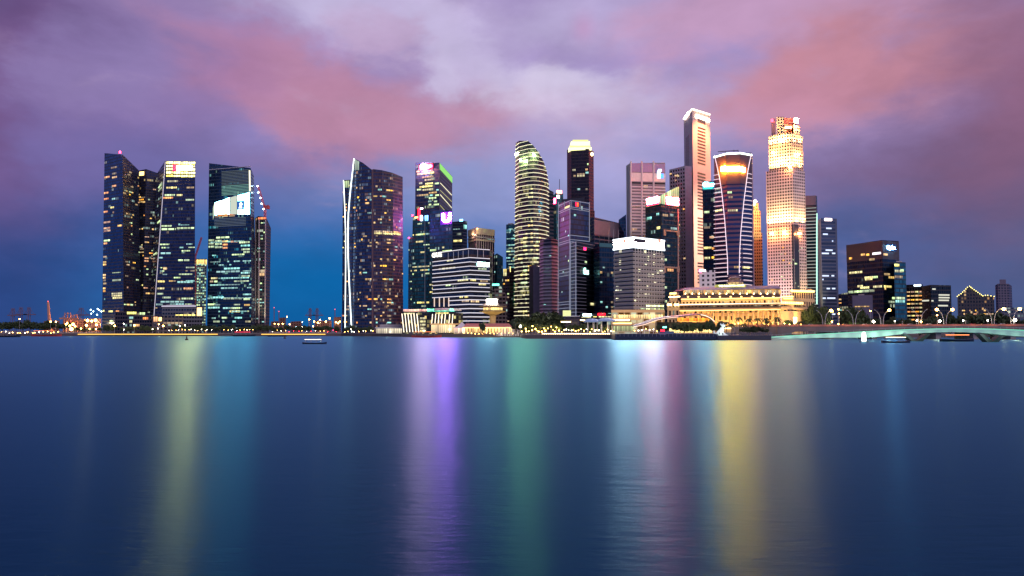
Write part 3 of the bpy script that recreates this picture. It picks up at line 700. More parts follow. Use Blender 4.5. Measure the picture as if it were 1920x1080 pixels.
# --- white striped block
b = B('office_block', 'broad dark block outlined with white horizontal light lines and OUE letters', [(811.5, 475, 745), (881, 465, 700), (918, 468, 712), (923, 470, 722)], 35, [facade('striped_glass', C(40, 56, 84), C(14, 16, 26), 2, 7.6, .06, .5, metal=.55, lit=.06, ls=.5, warm=C(230, 230, 130), cool=C(200, 235, 200))], cat='building')
f0, f1 = b.faces[0], b.faces[1]
WL2 = glow('light_line_white2', C(244, 236, 250), 1.0)
for y in (466, 483, 491, 499, 506.7, 514.6, 522.8, 530.3, 538.2, 546, 554.4):
    u, z = f1.ray(882, y); b.band(z, .55, WL2, .6, faces=[0, 1], roofclip=False)
for y in (562, 570.5, 578.5, 586.5, 594, 601.7):
    u, z = f1.ray(882, y); b.band(z, .7, WL2, .6, faces=[0, 1], roofclip=False, u0=.45)
for x in (841, 851, 860, 869, 879): b.line(0, [(x, 468 + (881 - x) * .14), (x, 482 + (881 - x) * .14)], .2, glow('thin_line2', C(190, 180, 200), .6), 'mullion_light')
for x in (895, 906): b.line(1, [(x, 467), (x, 483)], .2, MATS['thin_line2'], 'mullion_light')
for x in (815, 824.5, 833, 842): b.line(0, [(x, 558), (x, 575)], .5, glow('column_light', C(236, 206, 190), 1.2), 'column')
b.text(0, 811.5, 829, 479, 'OUE', glow('sign_cream', C(255, 244, 224), 3.5), hp=4.2)
b.panel(1, 895, 492, 916, 499, glow('sign_mint', C(190, 255, 240), 34), 'sign_panel')
for fi, y, x0, x1, m in [(0, 489, 838, 850, YEL), (0, 505, 822, 854, YEL), (1, 525, 881, 892, YEL), (0, 526, 858, 878, YEL), (1, 533, 897, 911, YEL), (0, 535, 836, 846, GRN), (0, 557, 862, 868, YEL), (0, 557, 871, 878, YEL), (1, 504, 896, 912, GRN), (1, 527, 900, 914, DIM), (0, 565, 866, 880, WARM), (1, 565, 882, 898, WARM)]: b.row(fi, y, x0, x1, m, 1.5)
# --- small ones right of it
b = B('office_tower', 'dim teal block with rounded top just right of the white striped block', [(920, 482, 950), (932, 475, 940), (943, 482, 950)], 25, glassC); b.rnd(0, 8, 3.9, 3, [CYN], 60, run=2)
b = B('apartment_block', 'pale balconied block with a green light strip, behind the mushroom tower', [(921, 548, 760), (937, 533, 758), (951, 556, 756)], 25, facade('balcony_wall', C(60, 56, 60), C(126, 112, 108), 3.5, 3.6, .2, .45, metal=.3, lit=.25, ls=.9, grp=1), cat='building')
b.panel(0, 922, 532, 936, 535.5, glow('sign_mint2', C(120, 255, 225), 3), 'sign_panel'); b.line(0, [(921.5, 536), (921.5, 572)], .6, glow('neon_green', C(60, 220, 160), 2), 'edge_strip')
b = B('office_tower', 'slim cyan glass tower standing left of the gold banded tower', [(949, 421, 1000), (966, 420, 995)], 25, facade('cyan_glass', C(46, 120, 160), C(34, 60, 84), 2.2, 4, .14, .3, lit=.1, ls=.7, cool=C(140, 230, 235)))
b.rnd(0, 40, 4, 3, [CYN, CYN, GRN], 61, run=2, z0=50); b.plant(.2, .8, 2)
b = B('office_block', 'low brownish block with one bright column of windows left of the gold banded tower', [(943, 512, 850), (955, 500, 845), (967, 505, 850)], 25, facade('brown_wall', C(40, 36, 44), C(70, 56, 60), 2.6, 3.6, .3, .5, metal=.3, lit=.06), cat='building')
b.line(1, [(956, 452 + 48), (956.5, 470 + 40)], .3, POOLW, 'edge_strip'); b.row(0, 508, 944, 950, YEL, 4); b.row(0, 514, 944, 950, YEL, 4); b.line(1, [(965, 530), (965, 572)], .5, MATS['neon_green'], 'edge_strip')
b.rnd(0, 10, 3.6, 2.6, [WARM, GRN], 62, run=1)

# --- gold banded tower
gg = facade('glass_gold_tower', C(52, 54, 62), C(56, 54, 48), 1.8, 4.05, .12, .3, lit=.16, ls=.5, metal=.6, warm=C(250, 232, 140), cool=C(236, 240, 160), grp=5)
b = B('curved_tower', 'tall tower wrapped in gold light bands with a curved sloping top', [(967, 268, 812, 964), (973, 264, 800, 971), (990, 264, 790, 989), (1000, 273, 788, 999), (1010, 286, 790, 1010), (1019, 302, 795, 1018), (1025, 320, 800, 1023), (1029, 345, 808, 1028)], 35, gg)
z = 12.0; k = 0
while z < b.T[2].z:
    b.band(z, .32 + .25 * ((k * 7) % 5) / 4 - .08, GOLD, .55, 'light_strip'); z += 4.05; k += 1
b.rnd(1, 30, 4.05, 3, [YEL, YEL, GRN], 71, z0=14, z1=110, run=4, h=2.0, clus=.6); b.rnd(2, 20, 4.05, 3, [YEL, WARM], 72, z0=14, z1=150, run=3); b.rnd(3, 20, 4.05, 3, [YEL, GRN], 73, z0=14, z1=110, run=3)
b.rnd(0, 8, 4.05, 3, [YEL], 74, run=2); b.rnd(4, 22, 4.05, 3, [YEL, GRN], 75, run=3, z1=100)
for x, y, D in [(976, 300, 792), (1001, 290, 785), (967.5, 289, 808)]:
    mb = MB(); mb.lathe(P(x, y, D), [(0, -1.3), (1.2, 0), (0, 1.3)], 10); obj('lamp', mb, glow('lamp_top', (.66, 1, .34, 1), 1300), b.root)
# --- cluster right of the gold tower
b = B('office_tower', 'dark banded tower half hidden behind the gold banded tower', [(1012, 353, 900), (1022, 352, 890), (1038, 360, 900)], 25, facade('banded_dark', C(36, 60, 72), C(62, 60, 66), 30, 4.2, .02, .45, metal=.6))
b.rnd(1, 22, 4.2, 3, [GRN, YEL, GRN], 81, z0=70, z1=100, run=3, clus=.8)
b = B('office_tower', 'building with a glowing red sign and antenna left of the dark brown crowned tower', [(1036, 368, 930), (1043, 361, 925), (1056, 363, 928)], 20, glassC)
b.panel(0, 1036, 372, 1042, 382, MATS['sign_red2'], 'sign_panel'); b.panel(1, 1044, 357, 1053, 363, glow('sign_pink', C(255, 130, 110), 8), 'sign_panel', 0, 2); b.panel(1, 1044, 366, 1049, 372, glow('sign_white_small', C(255, 230, 230), 5), 'sign_panel')
mb = MB(); mb.tube([P(1049, 362, 928), P(1049, 336, 928)], .35, 5); obj('antenna', mb, M['dark'], b.root)
b = B('office_tower', 'mauve rounded tower with dark window bands in front of the gold banded tower', [(1012, 452, 735), (1019, 448, 722), (1034, 447, 716), (1044, 449, 722), (1049, 453, 735)], 25, facade('mauve_bands', C(16, 18, 28), C(92, 80, 96), 60, 3.1, .01, .5, metal=.5, frough=.7))
b.rnd(1, 2, 4, 3, [CYN], 82, run=1)
z = 9.0
while z < b.T[2].z - 6: b.band(z, 1.35, principled('mauve_spandrel', (.30, .25, .30), .7), .5, 'floor_band'); z += 3.1
b = B('office_block', 'plain pale slab standing left of the mauve rounded tower', [(992, 499, 745), (1000, 497, 740), (1012, 500, 742)], 15, [M['dark'], principled('slab_grey', (.13, .12, .17), .7)], cat='building')
b.plant(.3, .6, 1.5)
# --- dark brown crowned tower
gr = facade('glass_republic', C(34, 30, 42), C(30, 24, 32), 1.6, 4, .1, .2, metal=.5, rough=.12)
gb = facade('brown_granite', C(30, 22, 28), C(112, 52, 46), 2.2, 4, .5, .5, metal=.3, frough=.6)
b = B('office_tower', 'very tall dark brown tower topped by a glowing pale yellow crown', [(1063, 281, 965), (1071, 279, 950), (1104, 279, 945), (1113, 284, 958)], 35, [gb, gr, gb])
z0 = b.T[1].z
for k, (x0, x1, y0, y1) in enumerate([(1067, 1109, 280, 276), (1069, 1107, 276, 272.5), (1071, 1106, 272.5, 265), (1074, 1103, 265, 262)]):
    mb = MB(); a, c = P(x0, y1, 946 - 0), P(x1, y1, 946); zb = P(x0, y0 + 1, 946).z
    L = [Vector((a.x, a.y, 0)), Vector((c.x, c.y, 0)), Vector((c.x, c.y + 28, 0)), Vector((a.x, a.y + 28, 0))]
    mb.prism([(p.x, p.y, zb) for p in L], [(p.x, p.y, a.z) for p in L]); obj('crown_tier', mb, glow('crown_yellow', C(250, 250, 170), 2.2) if k % 2 == 0 else glow('crown_yellow2', C(240, 240, 150), 1.2), b.root)
for y, x0, x1, m in [(327, 1082, 1096, DIM), (319, 1073, 1079, YEL), (330, 1082, 1096, YEL), (330, 1075, 1080, DIM), (318, 1098, 1102, WARM), (308, 1101, 1104, GRN), (355, 1082, 1088, CYN), (355, 1098, 1102, DIM), (324, 1098, 1104, CYN)]: b.row(1, y, x0, x1, m, 2.2)
mb = MB(); mb.lathe(P(1110, 289, 940), [(0, -2.5), (1.6, -1), (1.6, 1), (0, 2.5)], 8); obj('lamp', mb, glow('lamp_crown', C(255, 220, 140), 10), b.root)
mb = MB(); a, c = P(1108, 395, 950), P(1115, 395, 950)
mb.prism([(a.x - 5, a.y, GZ), (c.x, c.y, GZ), (c.x, c.y + 30, GZ), (a.x - 5, a.y + 30, GZ)], [(a.x - 5, a.y, a.z), (c.x, c.y, a.z), (c.x, c.y + 30, a.z), (a.x - 5, a.y + 30, a.z)]); obj('flared_base', mb, gb, b.root)
# --- white grid tower
gw = facade('grid_glass', C(34, 58, 96), C(20, 28, 46), 1.8, 4.1, .08, .3, metal=.3, rough=.5, lit=.02)
b = B('office_tower', 'dark blue tower with a white frame grid and thin mullion lines, centre of the skyline', [(1047.5, 381, 668), (1070, 375, 640), (1105, 379, 655)], 30, gw)
gl = glow('grid_line', C(170, 178, 206), .55)
for y in (376, 388, 391.5, 441, 449, 453, 503, 509, 515, 565, 570, 577):
    u, z = b.faces[1].ray(1071, y); b.band(z, .5, gl, .35, 'frame_line', roofclip=False)
for fi, xs in [(0, (1048, 1059, 1069.5)), (1, (1071, 1087, 1104.5))]:
    for x in xs:
        long = x in (1048, 1069.5, 1104.5); b.line(fi, [(x, 379), (x - (1 if fi == 0 else 0), 592 if x < 1090 else 452)], .3, gl, 'frame_line') if long else b.line(fi, [(x, 377), (x, 390)], .2, gl, 'frame_line')
b.plant(.1, .85, 6, M['dark']); b.row(1, 392 - 9, 1078, 1084, room('room_red', C(255, 40, 60), 3, 2), 3); b.row(0, 391, 1058, 1069, YEL, 1.6)
b.rnd(0, 6, 4.1, 3, [CYN, GRN], 85, run=1); b.rnd(1, 6, 4.1, 3, [CYN, GRN], 86, run=1)
b = B('office_tower', 'lower dark wing with dense white frame lines right of the white grid tower', [(1070, 455, 635), (1081, 452, 625), (1115, 455, 650)], 28, [gw, facade('wing_dark', C(20, 30, 44), C(12, 16, 26), 2, 4.1, .1, .3, metal=.6, lit=.03)])
z = 14.0
while z < b.T[1].z: b.band(z, .4, gl, .35, 'frame_line', roofclip=False, faces=[0]); b.band(z, .35, glow('grid_line_dim', C(150, 140, 170), .28), .35, 'frame_line', roofclip=False, faces=[1], u1=.5 if z < 70 else .9); z += 2.75
for fi, x in [(0, 1070.5), (0, 1080.5)]: b.line(fi, [(x, 454), (x, 600)], .3, gl, 'frame_line')
b.text(1, 1093, 1102, 508, 'fbs', glow('sign_mint3', C(170, 245, 225), 4)); b.panel(1, 1094, 464, 1098, 469, glow('sign_magenta', C(255, 30, 90), 6), 'sign_panel')
b.row(1, 491, 1096, 1100, GRN, 1.6); b.row(1, 570, 1106, 1115, YEL, 2)
b = B('office_tower', 'grey stone block with slanted roofline behind the white grid tower', [(1105, 408, 835), (1114, 407, 820), (1160, 418, 850), (1170, 436, 860)], 30, [glassD, facade('grey_grid', C(30, 50, 74), C(84, 76, 86), 8, 4.3, .05, .32, metal=.6, frough=.7)])
zt = b.T[2].z; b.band(zt - 8, 15, principled('mauve_stone', (.17, .13, .15), .7), .3, 'crown', faces=[1], roofclip=False)
for k in range(9): b.band(zt - 24 - k * 4.3, .45, glow('grid_line_mid', C(180, 160, 180), .4), .5, 'frame_line', faces=[1], roofclip=False, u0=.55)
for x in (1141, 1150, 1159): b.line(1, [(x, 431), (x, 462)], .25, MATS['grid_line_mid'], 'frame_line')
b = B('office_tower', 'slim pointed blue glass building beside the tall grey banded tower', [(1160, 412, 900), (1174, 402, 895)], 20, facade('pale_blue_glass', C(80, 140, 190), C(60, 80, 110), 2, 4, .1, .25, metal=.7)); b.plant(.3, .6, 1.5)
b = B('office_tower', 'plain dark blue tower between the framed wing and the beige block', [(1113, 462, 640), (1124, 456, 628), (1154, 455, 635)], 25, facade('plain_dark_glass', C(26, 60, 84), C(12, 24, 40), 2.4, 3.9, .12, .25, metal=.55, lit=.015))
b.rnd(1, 14, 3.9, 2.4, [CYN, DIM, CYN], 88, run=1); b.band(b.T[2].z - 2.5, 3, glow('teal_top', C(40, 110, 130), .35), .3, 'crown_light', faces=[1]); b.row(1, 589, 1126, 1134, GRN, 1.5); b.row(1, 589, 1140, 1152, CYN, 1.5)
b.panel(1, 1121, 600, 1135, 604, glow('sign_red3', C(255, 20, 40), 8), 'sign_panel'); 
# --- beige block with white glowing crown
gh = facade('beige_punched', C(24, 24, 30), C(168, 162, 148), 2.9, 2.88, .3, .2, metal=.2, frough=.8)
gh2 = facade('beige_bands', C(24, 28, 38), C(150, 150, 156), 30, 2.88, .02, .5, metal=.3, frough=.8)
b = B('office_block', 'beige block of punched windows under a wide glowing white crown', [(1151, 468, 578), (1187, 463, 560), (1245, 468, 582)], 28, [gh2, gh], cat='building')
cw = glow('crown_white', C(236, 246, 255), 3); cw2 = glow('crown_white_face', (1, .76, .7, 1), 165)
zc = b.T[1].z
b.band(zc + 6.6, 1.2, cw, 1.0, 'crown_light', roofclip=False, din=1); b.band(zc - .0, 1.2, cw, 1.0, 'crown_light', roofclip=False, din=1); b.band(zc + 3.3, 5.4, principled('crown_back', (.6, .6, .6), .6), .5, 'crown_panel', roofclip=False, din=1.2); b.band(zc + 3.3, 4.6, cw2, .75, 'crown_light', roofclip=False, din=-.55, u0=.03, u1=.97)
b.panel(1, 1186.5, 448.5, 1209, 455.5, principled('crown_sign_grey', (.04, .035, .045), .6), 'sign_panel', .9); b.panel(1, 1232, 449, 1241, 456, glow('crown_logo', C(255, 180, 150), 1.0), 'sign_emblem', .8, .3)
b.panel(0, 1170, 449, 1176, 456, glow('crown_logo', C(255, 180, 150), 1.0), 'sign_emblem', .8, .3)
sg = room('hotel_room', C(240, 236, 190), 2.2, 2)
for y, x0, x1 in [(472, 1161, 1166), (487, 1161, 1165), (494, 1161, 1165), (508, 1162, 1165), (539, 1155, 1160), (546, 1154, 1161), (546, 1162, 1166), (561.5, 1155, 1160)]: b.row(0, y, x0, x1, sg, 1.8)
for y, x0, x1 in [(472, 1207, 1211), (479, 1214, 1217), (479, 1224, 1228), (486, 1213, 1216), (494, 1208, 1212), (508, 1185, 1188), (507, 1196, 1200), (510, 1231, 1235), (509, 1236, 1242), (516, 1214, 1219), (516, 1221, 1225), (523, 1196, 1200), (531, 1225, 1230), (553, 1208, 1213), (562, 1189, 1192), (553, 1215, 1217), (494, 1224, 1228), (545, 1200, 1203), (487, 1239, 1243), (553, 1194, 1198), (538, 1212, 1215)]: b.row(1, y, x0, x1, sg, 1.8)
for k in range(9): b.row(1, 576, 1211 + k * 3.8, 1213.5 + k * 3.8, room('green_white', C(236, 250, 180), 3, 1), 3)
b.row(1, 577, 1199, 1210, GRN, 2)
z = 10.0
while z < zc - 2: b.band(z, 1.3, principled('beige_spandrel', (.34, .32, .26), .8), .45, 'floor_band', roofclip=False); z += 2.88

# --- tall grey banded tower with blue sign
b = B('office_tower', 'tall grey banded tower with vertical ribs and a blue and white roof corner sign', [(1174, 311, 850), (1181, 306, 825), (1247, 305, 830)], 35, [principled('grey_rib', (.26, .25, .3), .7), facade('grey_bands', C(18, 18, 26), C(112, 108, 118), 70, 3.32, .01, .52, metal=.5, frough=.7)])
rib = principled('grey_rib2', (.46, .44, .47), .7)
f = b.faces[1]
for x in (1182.5, 1203, 1225): b.line(1, [(x, 302.5), (x, 600)], 1.0, rib, 'rib', .6)
zt = b.T[2].z; b.band(zt - 6, 9, principled('mauve_top', (.26, .20, .36), .7), .3, 'crown', faces=[1], roofclip=False); b.band(zt - 16, 9, principled('pale_top', (.6, .56, .54), .7), .4, 'crown', faces=[1], roofclip=False)
z = 12.0; kk = 0
while z < zt - 26: b.band(z, 1.5, rib, .45, 'floor_band', faces=[1], roofclip=False); z += 3.32
b.panel(1, 1232.5, 321, 1238, 334, glow('sign_white_blue', C(210, 240, 255), 5), 'sign_panel'); b.panel(1, 1238.5, 326, 1244, 334, glow('sign_blue', C(40, 120, 230), 4), 'sign_panel'); b.panel(1, 1234, 317.5, 1240, 321, MATS['sign_white_blue'], 'sign_panel')
b.row(1, 350, 1206, 1214, YEL, 2.2); b.row(1, 430, 1184, 1194, WARM, 2.5); b.row(1, 387, 1184, 1200, DIM, 1)
# --- red letter crown
b = B('office_tower', 'dark teal tower with a green and red lettered crown and arched openings', [(1210, 388, 770), (1240, 381, 750), (1273, 388, 765)], 28, [facade('teal_deep', C(24, 62, 78), C(14, 26, 38), 2, 4.2, .1, .25, metal=.6, lit=.04, ls=.5)])
cg = room('crown_lattice', C(196, 230, 170), 1.3, 9, .3)
wallpoly(b, 0, [(1210.5, 389), (1239.5, 382), (1239.5, 367), (1225, 373), (1210.5, 376)], cg, 'crown_panel', .4); wallpoly(b, 1, [(1240, 382), (1272.5, 388.5), (1272.5, 350), (1266, 352), (1240, 366)], cg, 'crown_panel', .4)
rl = glow('letters_pink', (1, .05, .08, 1), 800); wl = glow('letters_white', (1, .05, .08, 1), 260)
b.panel(0, 1213, 371.5, 1236, 385, glow('crown_red_back', C(255, 30, 80), 3), 'sign_panel', .6, .2); b.panel(1, 1247, 368, 1266, 385, MATS['crown_red_back'], 'sign_panel', .6, .2)
b.text(0, 1214, 1236, 375.5, 'STRAITS', rl, hp=2.6, out=1.0, sub=False); b.text(0, 1214, 1236, 382, 'TRADING', wl, hp=2.4, out=1.0)
b.text(1, 1248, 1271, 371.5, 'STRAITS', wl, hp=3, out=1.0, sub=True); b.text(1, 1248, 1271, 379.5, 'TRADING', wl, hp=3, out=1.0, sub=True)
for y, x0, x1, m in [(403, 1256, 1262, CYN), (403, 1242, 1252, DIM), (402, 1231, 1236, CYN), (428, 1257, 1269, CYN), (461, 1250, 1256, GRN), (487, 1246, 1250, GRN), (539, 1246, 1250, GRN), (565, 1246, 1250, GRN)]: b.row(1 if x0 > 1239 else 0, y, x0, x1, m, 2.2)
b.row(0, 410, 1213, 1222, CYN, 2.5); b.row(0, 428, 1231, 1238, YEL, 2.5)
arch = principled('arch_stone', (.30, .2, .14), .7)
for y0, y1 in [(432, 442), (500, 511)]:
    b.panel(1, 1243, y0, 1272, y0 + 3, arch, 'arch_lintel', .6, 1.2); b.panel(1, 1268, y0, 1272.5, y1, arch, 'arch_pier', .6, 1.2); b.panel(1, 1243, y0, 1247, y1, arch, 'arch_pier', .6, 1.2)
b.panel(1, 1250, 504, 1262, 509, room('arch_glow', C(255, 170, 90), 1.0, 3), 'window')
b.line(1, [(1271, 392), (1271, 600)], .8, principled('pink_stone', (.45, .27, .2), .7), 'corner_pier')
# --- tall orange tower
go = facade('orange_stone', C(60, 42, 44), C(176, 148, 130), 100, 100, 1.0, .5, metal=.0, frough=.8)
b = B('office_tower', 'tallest slender tower with orange lit right face and bright white lettered top', [(1282, 223, 905), (1298, 204, 858), (1331, 214, 884)], 32, [principled('stone_shade', (.36, .31, .34), .7), principled('stone_warm_lit', (.62, .48, .38), .7, namp=.1)])  # shade and warm light put into two copies of one stone
wd = principled('window_band_dark', (.05, .035, .035), .35)
ys = [(224, 231)] + [(y, y + 3.2) for y in range(239, 310, 6)] + [(y, y + 3.2) for y in range(324, 392, 6)] + [(y, y + 3.2) for y in range(408, 475, 6)] + [(y, y + 3.2) for y in range(492, 530, 6)]
for y0, y1 in ys:
    for k in range(1): b.panel(1, 1308, y0 + .5, 1322.5, y1 + .5, facade('strip_windows', C(40, 30, 34), C(150, 90, 66), .9, 30, .3, .0, metal=.2) if 0 else wd, 'window_strip', .08, .25)
for k in range(20): b.panel(0, 1286, 256 + k * 3, 1292, 257.6 + k * 3, wd, 'window_strip', .08, .2)
fl = glow('edge_hot', C(255, 236, 204), 3.5)
b.line(1, [(1298.3, 205), (1330.6, 215)], .9, fl, 'edge_strip'); b.line(0, [(1282.4, 223), (1297.8, 205)], .9, fl, 'edge_strip')
b.text(1, 1304, 1329, 217.2, 'OUB CENTRE', glow('sign_hot', C(255, 232, 205), 24), hp=3.0, out=.9); b.text(0, 1284, 1293, 222.5, 'OUB', MATS['sign_hot'], hp=3.0, out=.9)
q = b.faces[1]; m_ = q.pos(.5, b.T[1].z - 2, 26); spot(m_, q.pos(.5, b.T[1].z - 50), 520000, (1, .30, .13), 100); spot(q.pos(.5, b.T[1].z - 120, 90), q.pos(.5, b.T[1].z - 150), 1100000, (1, .62, .5), 90)  # added spots hang in the air to tint and brighten the right face
b = B('office_tower', 'lower beige slab with small square windows attached left of the tallest slender tower', [(1255, 318, 872), (1284, 311, 856), (1297, 312, 852)], 28, [facade('beige_holes', C(24, 24, 30), C(150, 146, 150), 3.4, 4.1, .48, .5, metal=.3, frough=.8), principled('stone_shade', (.25, .21, .24), .7)])  # right face reuses the stone with shade in its colour
b.rnd(0, 7, 4.1, 3.4, [GRN, WARM], 91, run=1, z0=60); b.row(0, 330, 1265, 1272, WARM, 2)
# --- teal sign tower
b = B('office_tower', 'narrow black tower with a teal roof sign between two lit towers', [(1317, 341, 805), (1346, 339, 800)], 25, facade('black_glass', C(26, 40, 56), C(10, 14, 20), 2, 4.2, .1, .25, metal=.6, lit=.03))
b.panel(0, 1317.3, 341.5, 1339, 356, glow('sign_teal', C(0, 96, 130), .9), 'sign_panel', .2, .3); b.text(0, 1318.5, 1339, 346.5, 'Cakaor', glow('sign_ice', (.05, .75, 1, 1), 330), hp=4.5, out=.8, sub=True); b.panel(0, 1319, 352, 1336, 354.5, glow('sign_green2', C(60, 220, 170), 2), 'sign_panel', .5, .2)
for y, x0, x1, m in [(427, 1320, 1331, DIM), (445, 1330, 1339, ORG), (465, 1319, 1334, YEL), (466, 1335, 1339, ORG), (484, 1319, 1331, YEL), (483, 1334, 1339, WARM), (398, 1320, 1330, GRN)]: b.row(0, y, x0, x1, m, 2.2)
# --- hourglass lined tower
gm = facade('hourglass_bands', C(40, 66, 110), C(88, 70, 82), 60, 8.6 / 1.0 * .5, .01, .5, metal=.6, frough=.6)
b = B('office_tower', 'tower with white hourglass light lines, ribbed light bands and yellow roof sign', [(1339, 291, 775), (1362, 288, 760), (1388, 287, 757), (1409, 286, 766), (1411, 290, 790)], 30, [gm, gm, gm, principled('mauve_side', (.2, .16, .22), .6)])
zt = b.T[1].z
b.band(zt - 15, 29, principled('purple_grey_panel', (.07, .045, .06), .5), .25, 'crown_panel', faces=[0, 1, 2], roofclip=False)
hl = glow('hourglass_line', C(250, 226, 240), 1.5)
def fitface(b, x):
    for i, f in enumerate(b.faces):
        u, z = f.ray(x, 400)
        if -0.001 <= u <= 1.001: return i
    return 0
def curve(b, pts, w, mat, name, out=.7):
    q = []
    for x, y in pts:
        i = fitface(b, x); f = b.faces[i]; u, z = f.ray(x, y); q.append(f.pos(u, z, out))
    mb = MB(); mb.tube(q, w, 5); return obj(name, mb, mat, b.root)
LC = [(1340.5, 291), (1345, 310), (1350, 333), (1354, 358), (1357, 385), (1360, 415), (1362.5, 450), (1364, 485), (1364.5, 515)]
RC = [(1408, 288), (1404, 306), (1401, 322), (1398, 345), (1394, 375), (1391, 405), (1389, 435), (1387, 470), (1386, 512)]
curve(b, LC, .32, hl, 'light_line'); curve(b, RC, .32, hl, 'light_line'); b.band(zt - .3, 1.4, glow('roof_line', C(226, 250, 236), 5), .8, 'roof_strip', faces=[0, 1, 2], roofclip=False)
def xat(L, y):
    for (xa, ya), (xb, yb) in zip(L, L[1:]):
        if ya <= y <= yb: return xa + (xb - xa) * (y - ya) / (yb - ya)
    return L[-1][0]
y = 328.0
while y < 545:
    xl = xat(LC, min(y, 514)); curve(b, [(1339.4, y + 1), ((1339 + xl) / 2, y), (xl, y - .8)], .22, hl, 'light_line')
    xr = xat(RC, min(y, 511)); curve(b, [(xr, y - 2.5), ((xr + 1409) / 2, y - 2), (1408.7, y - .8)], .22, hl, 'light_line'); y += 8.3
b.panel(1, 1353, 314.5, 1362, 320.5, glow('sign_amber', (1, .31, .015, 1), 860), 'sign_panel', .9)
for fi, xa, xb in [(0, 1353.5, 1361.8), (1, 1362, 1388), (2, 1388, 1395.5)]:
    f = b.faces[fi]; u0, z = f.ray(xa, 317.5); u1, _ = f.ray(xb, 317.5); b.win(f, max(0, u0), min(1, u1), z, 4.2, MATS['sign_amber'], .9, .5, 'sign_panel')
for fi, y, x0, x1, m in [(0, 362, 1341, 1352, CYN), (1, 361, 1364, 1372, GRN), (0, 396, 1341, 1354, YEL), (1, 395, 1362.5, 1383, YEL), (1, 501, 1376, 1386, DIM), (2, 501, 1389, 1405, YEL), (0, 355, 1341, 1350, GRN), (1, 370, 1366, 1374, DIM)]: b.row(fi, y, x0, x1, m, 2.0)
mb = MB(); mb.tube([P(1346, 284.5, 770), P(1384, 282, 770)], .35, 4); mb.tube([P(1376, 287, 770), P(1376, 281, 770)], .3, 4); mb.tube([P(1360, 288, 770), P(1360, 283.4, 770)], .25, 4); mb.tube([P(1384, 288, 770), P(1384, 281, 770)], .3, 4); obj('roof_gantry', mb, M['dark'], b.root)
# --- warm stepped tower behind
gwm = facade('warm_punched', C(50, 40, 34), C(140, 116, 80), 2.6, 3.8, .45, .5, metal=.3, frough=.8)
b = B('office_tower', 'warm floodlit stepped tower with a red beacon right of the hourglass lined tower', [(1408, 438, 960), (1429, 437, 955)], 25, gwm)
for (x0, x1, y0, y1, D) in [(1409, 1426, 440, 395, 956), (1411, 1422, 396, 381, 958)]:
    b2 = B('x', '', [(x0, y1, D), (x1, y1, D)], 18, gwm, base=P(x0, y0, D).z, part='upper_tier', root=b.root)
q = P(1416, 378, 940); mb = MB(); mb.lathe(q, [(0, -1.8), (1.7, 0), (0, 1.8)], 8); obj('roof_beacon', mb, glow('lamp_red_hot', (1, .25, .1, 1), 3600), b.root)
mb = MB(); mb.lathe(P(1414, 384, 950), [(0, -1.6), (1.5, 0), (0, 1.6)], 8); obj('lamp', mb, LAMPY, b.root)
for x, yy in [(1414, 405), (1418, 430), (1416, 450)]: q = P(x, yy, 938); spot(q, P(x, yy - 30, 957), 60000, (1, .85, .5), 90)
# --- tall floodlit square-window tower
gu = facade('square_windows', C(8, 6, 8), C(205, 184, 176), 2.9, 3.45, .46, .48, metal=.0, frough=.7)
b = B('office_tower', 'very tall stepped cream tower with square windows and blazing floodlit upper tiers', [(1436, 322, 889), (1457, 319, 880), (1486, 315, 870), (1509, 321, 880)], 34, gu)
gum = facade('dark_slot', C(30, 34, 46), C(26, 24, 34), 3, 3.55, .1, .2, metal=.5, lit=.05)
ut = facade('square_windows_tier', C(10, 5, 3), C(200, 176, 150), 2.9, 3.45, .46, .48, metal=.0, frough=.7)
zb = b.T[1].z - 1
t2 = B('x', '', [(1441, 256, 892), (1457, 252, 884), (1483, 248, 875), (1505, 256, 884)], 28, ut, base=zb, part='upper_tier', root=b.root)
zb2 = t2.T[1].z - 1
for pts in ([(1456, 219, 886), (1470, 219, 882)], [(1488, 234, 880), (1500, 236, 884)]):
    B('x', '', pts, 16, ut, base=zb2 - 4, part='top_pylon', root=b.root)
B('x', '', [(1446, 223, 898), (1454, 222, 892)], 12, principled('pylon_pink', (.45, .3, .3), .7), base=zb2 - 4, part='top_pylon', root=b.root)
lg_ = B('x', '', [(1469, 221, 893), (1493, 222, 893)], 10, facade('loggia', C(60, 30, 20), C(150, 80, 60), 4, 9, .15, .3, metal=.2), base=zb2 - 2, part='top_loggia', root=b.root)
b.nwin = 0
lg = P(1478, 239, 889); mb = MB(); mb.box(lg, 7, 1, 2); obj('loggia_light', mb, POOLH, lg_.body)
for y in (224, 229): 
    mb = MB(); mb.tube([P(1471, y, 889), P(1490, y + 1, 889)], .5, 4); obj('sign_bar', mb, glow('sign_red_soft', C(255, 90, 70), 2.2), lg_.body)
mb = MB(); q = P(1493, 226, 876); mb.box(q, 4, 1, 4.5); obj('sign_emblem', mb, glow('sign_pinkwhite', (1, .26, .12, 1), 600), b.root)
mb = MB(); q = P(1448, 226, 890); mb.box(q, 2.5, 1, 3); obj('sign_emblem', mb, glow('sign_pinkred', C(255, 60, 90), 7), b.root)
wl_ = (1, .74, .33); T_ = b
for fi, us in [(0, (.3, .8)), (1, (.2, .5, .8)), (2, (.25, .75))]:
    f = b.faces[fi]
    for u in us:
        # ledge floodlights on top of the lower tier and on arms lower down
        spot(f.pos(u, zb + 1, 2.5), t2.faces[fi].pos(u, zb + 30, 0), 60000, wl_, 110, .9, .4)
        spot(f.pos(u, zb - 62, 5), f.pos(u, zb - 30, 0), 60000, (1, .70, .28), 100, .9, .4)
        spot(t2.faces[fi].pos(u, zb + 30, 3), t2.faces[fi].pos(u, zb + 52, 0), 36000, (1, .74, .34), 100, .9, .4)
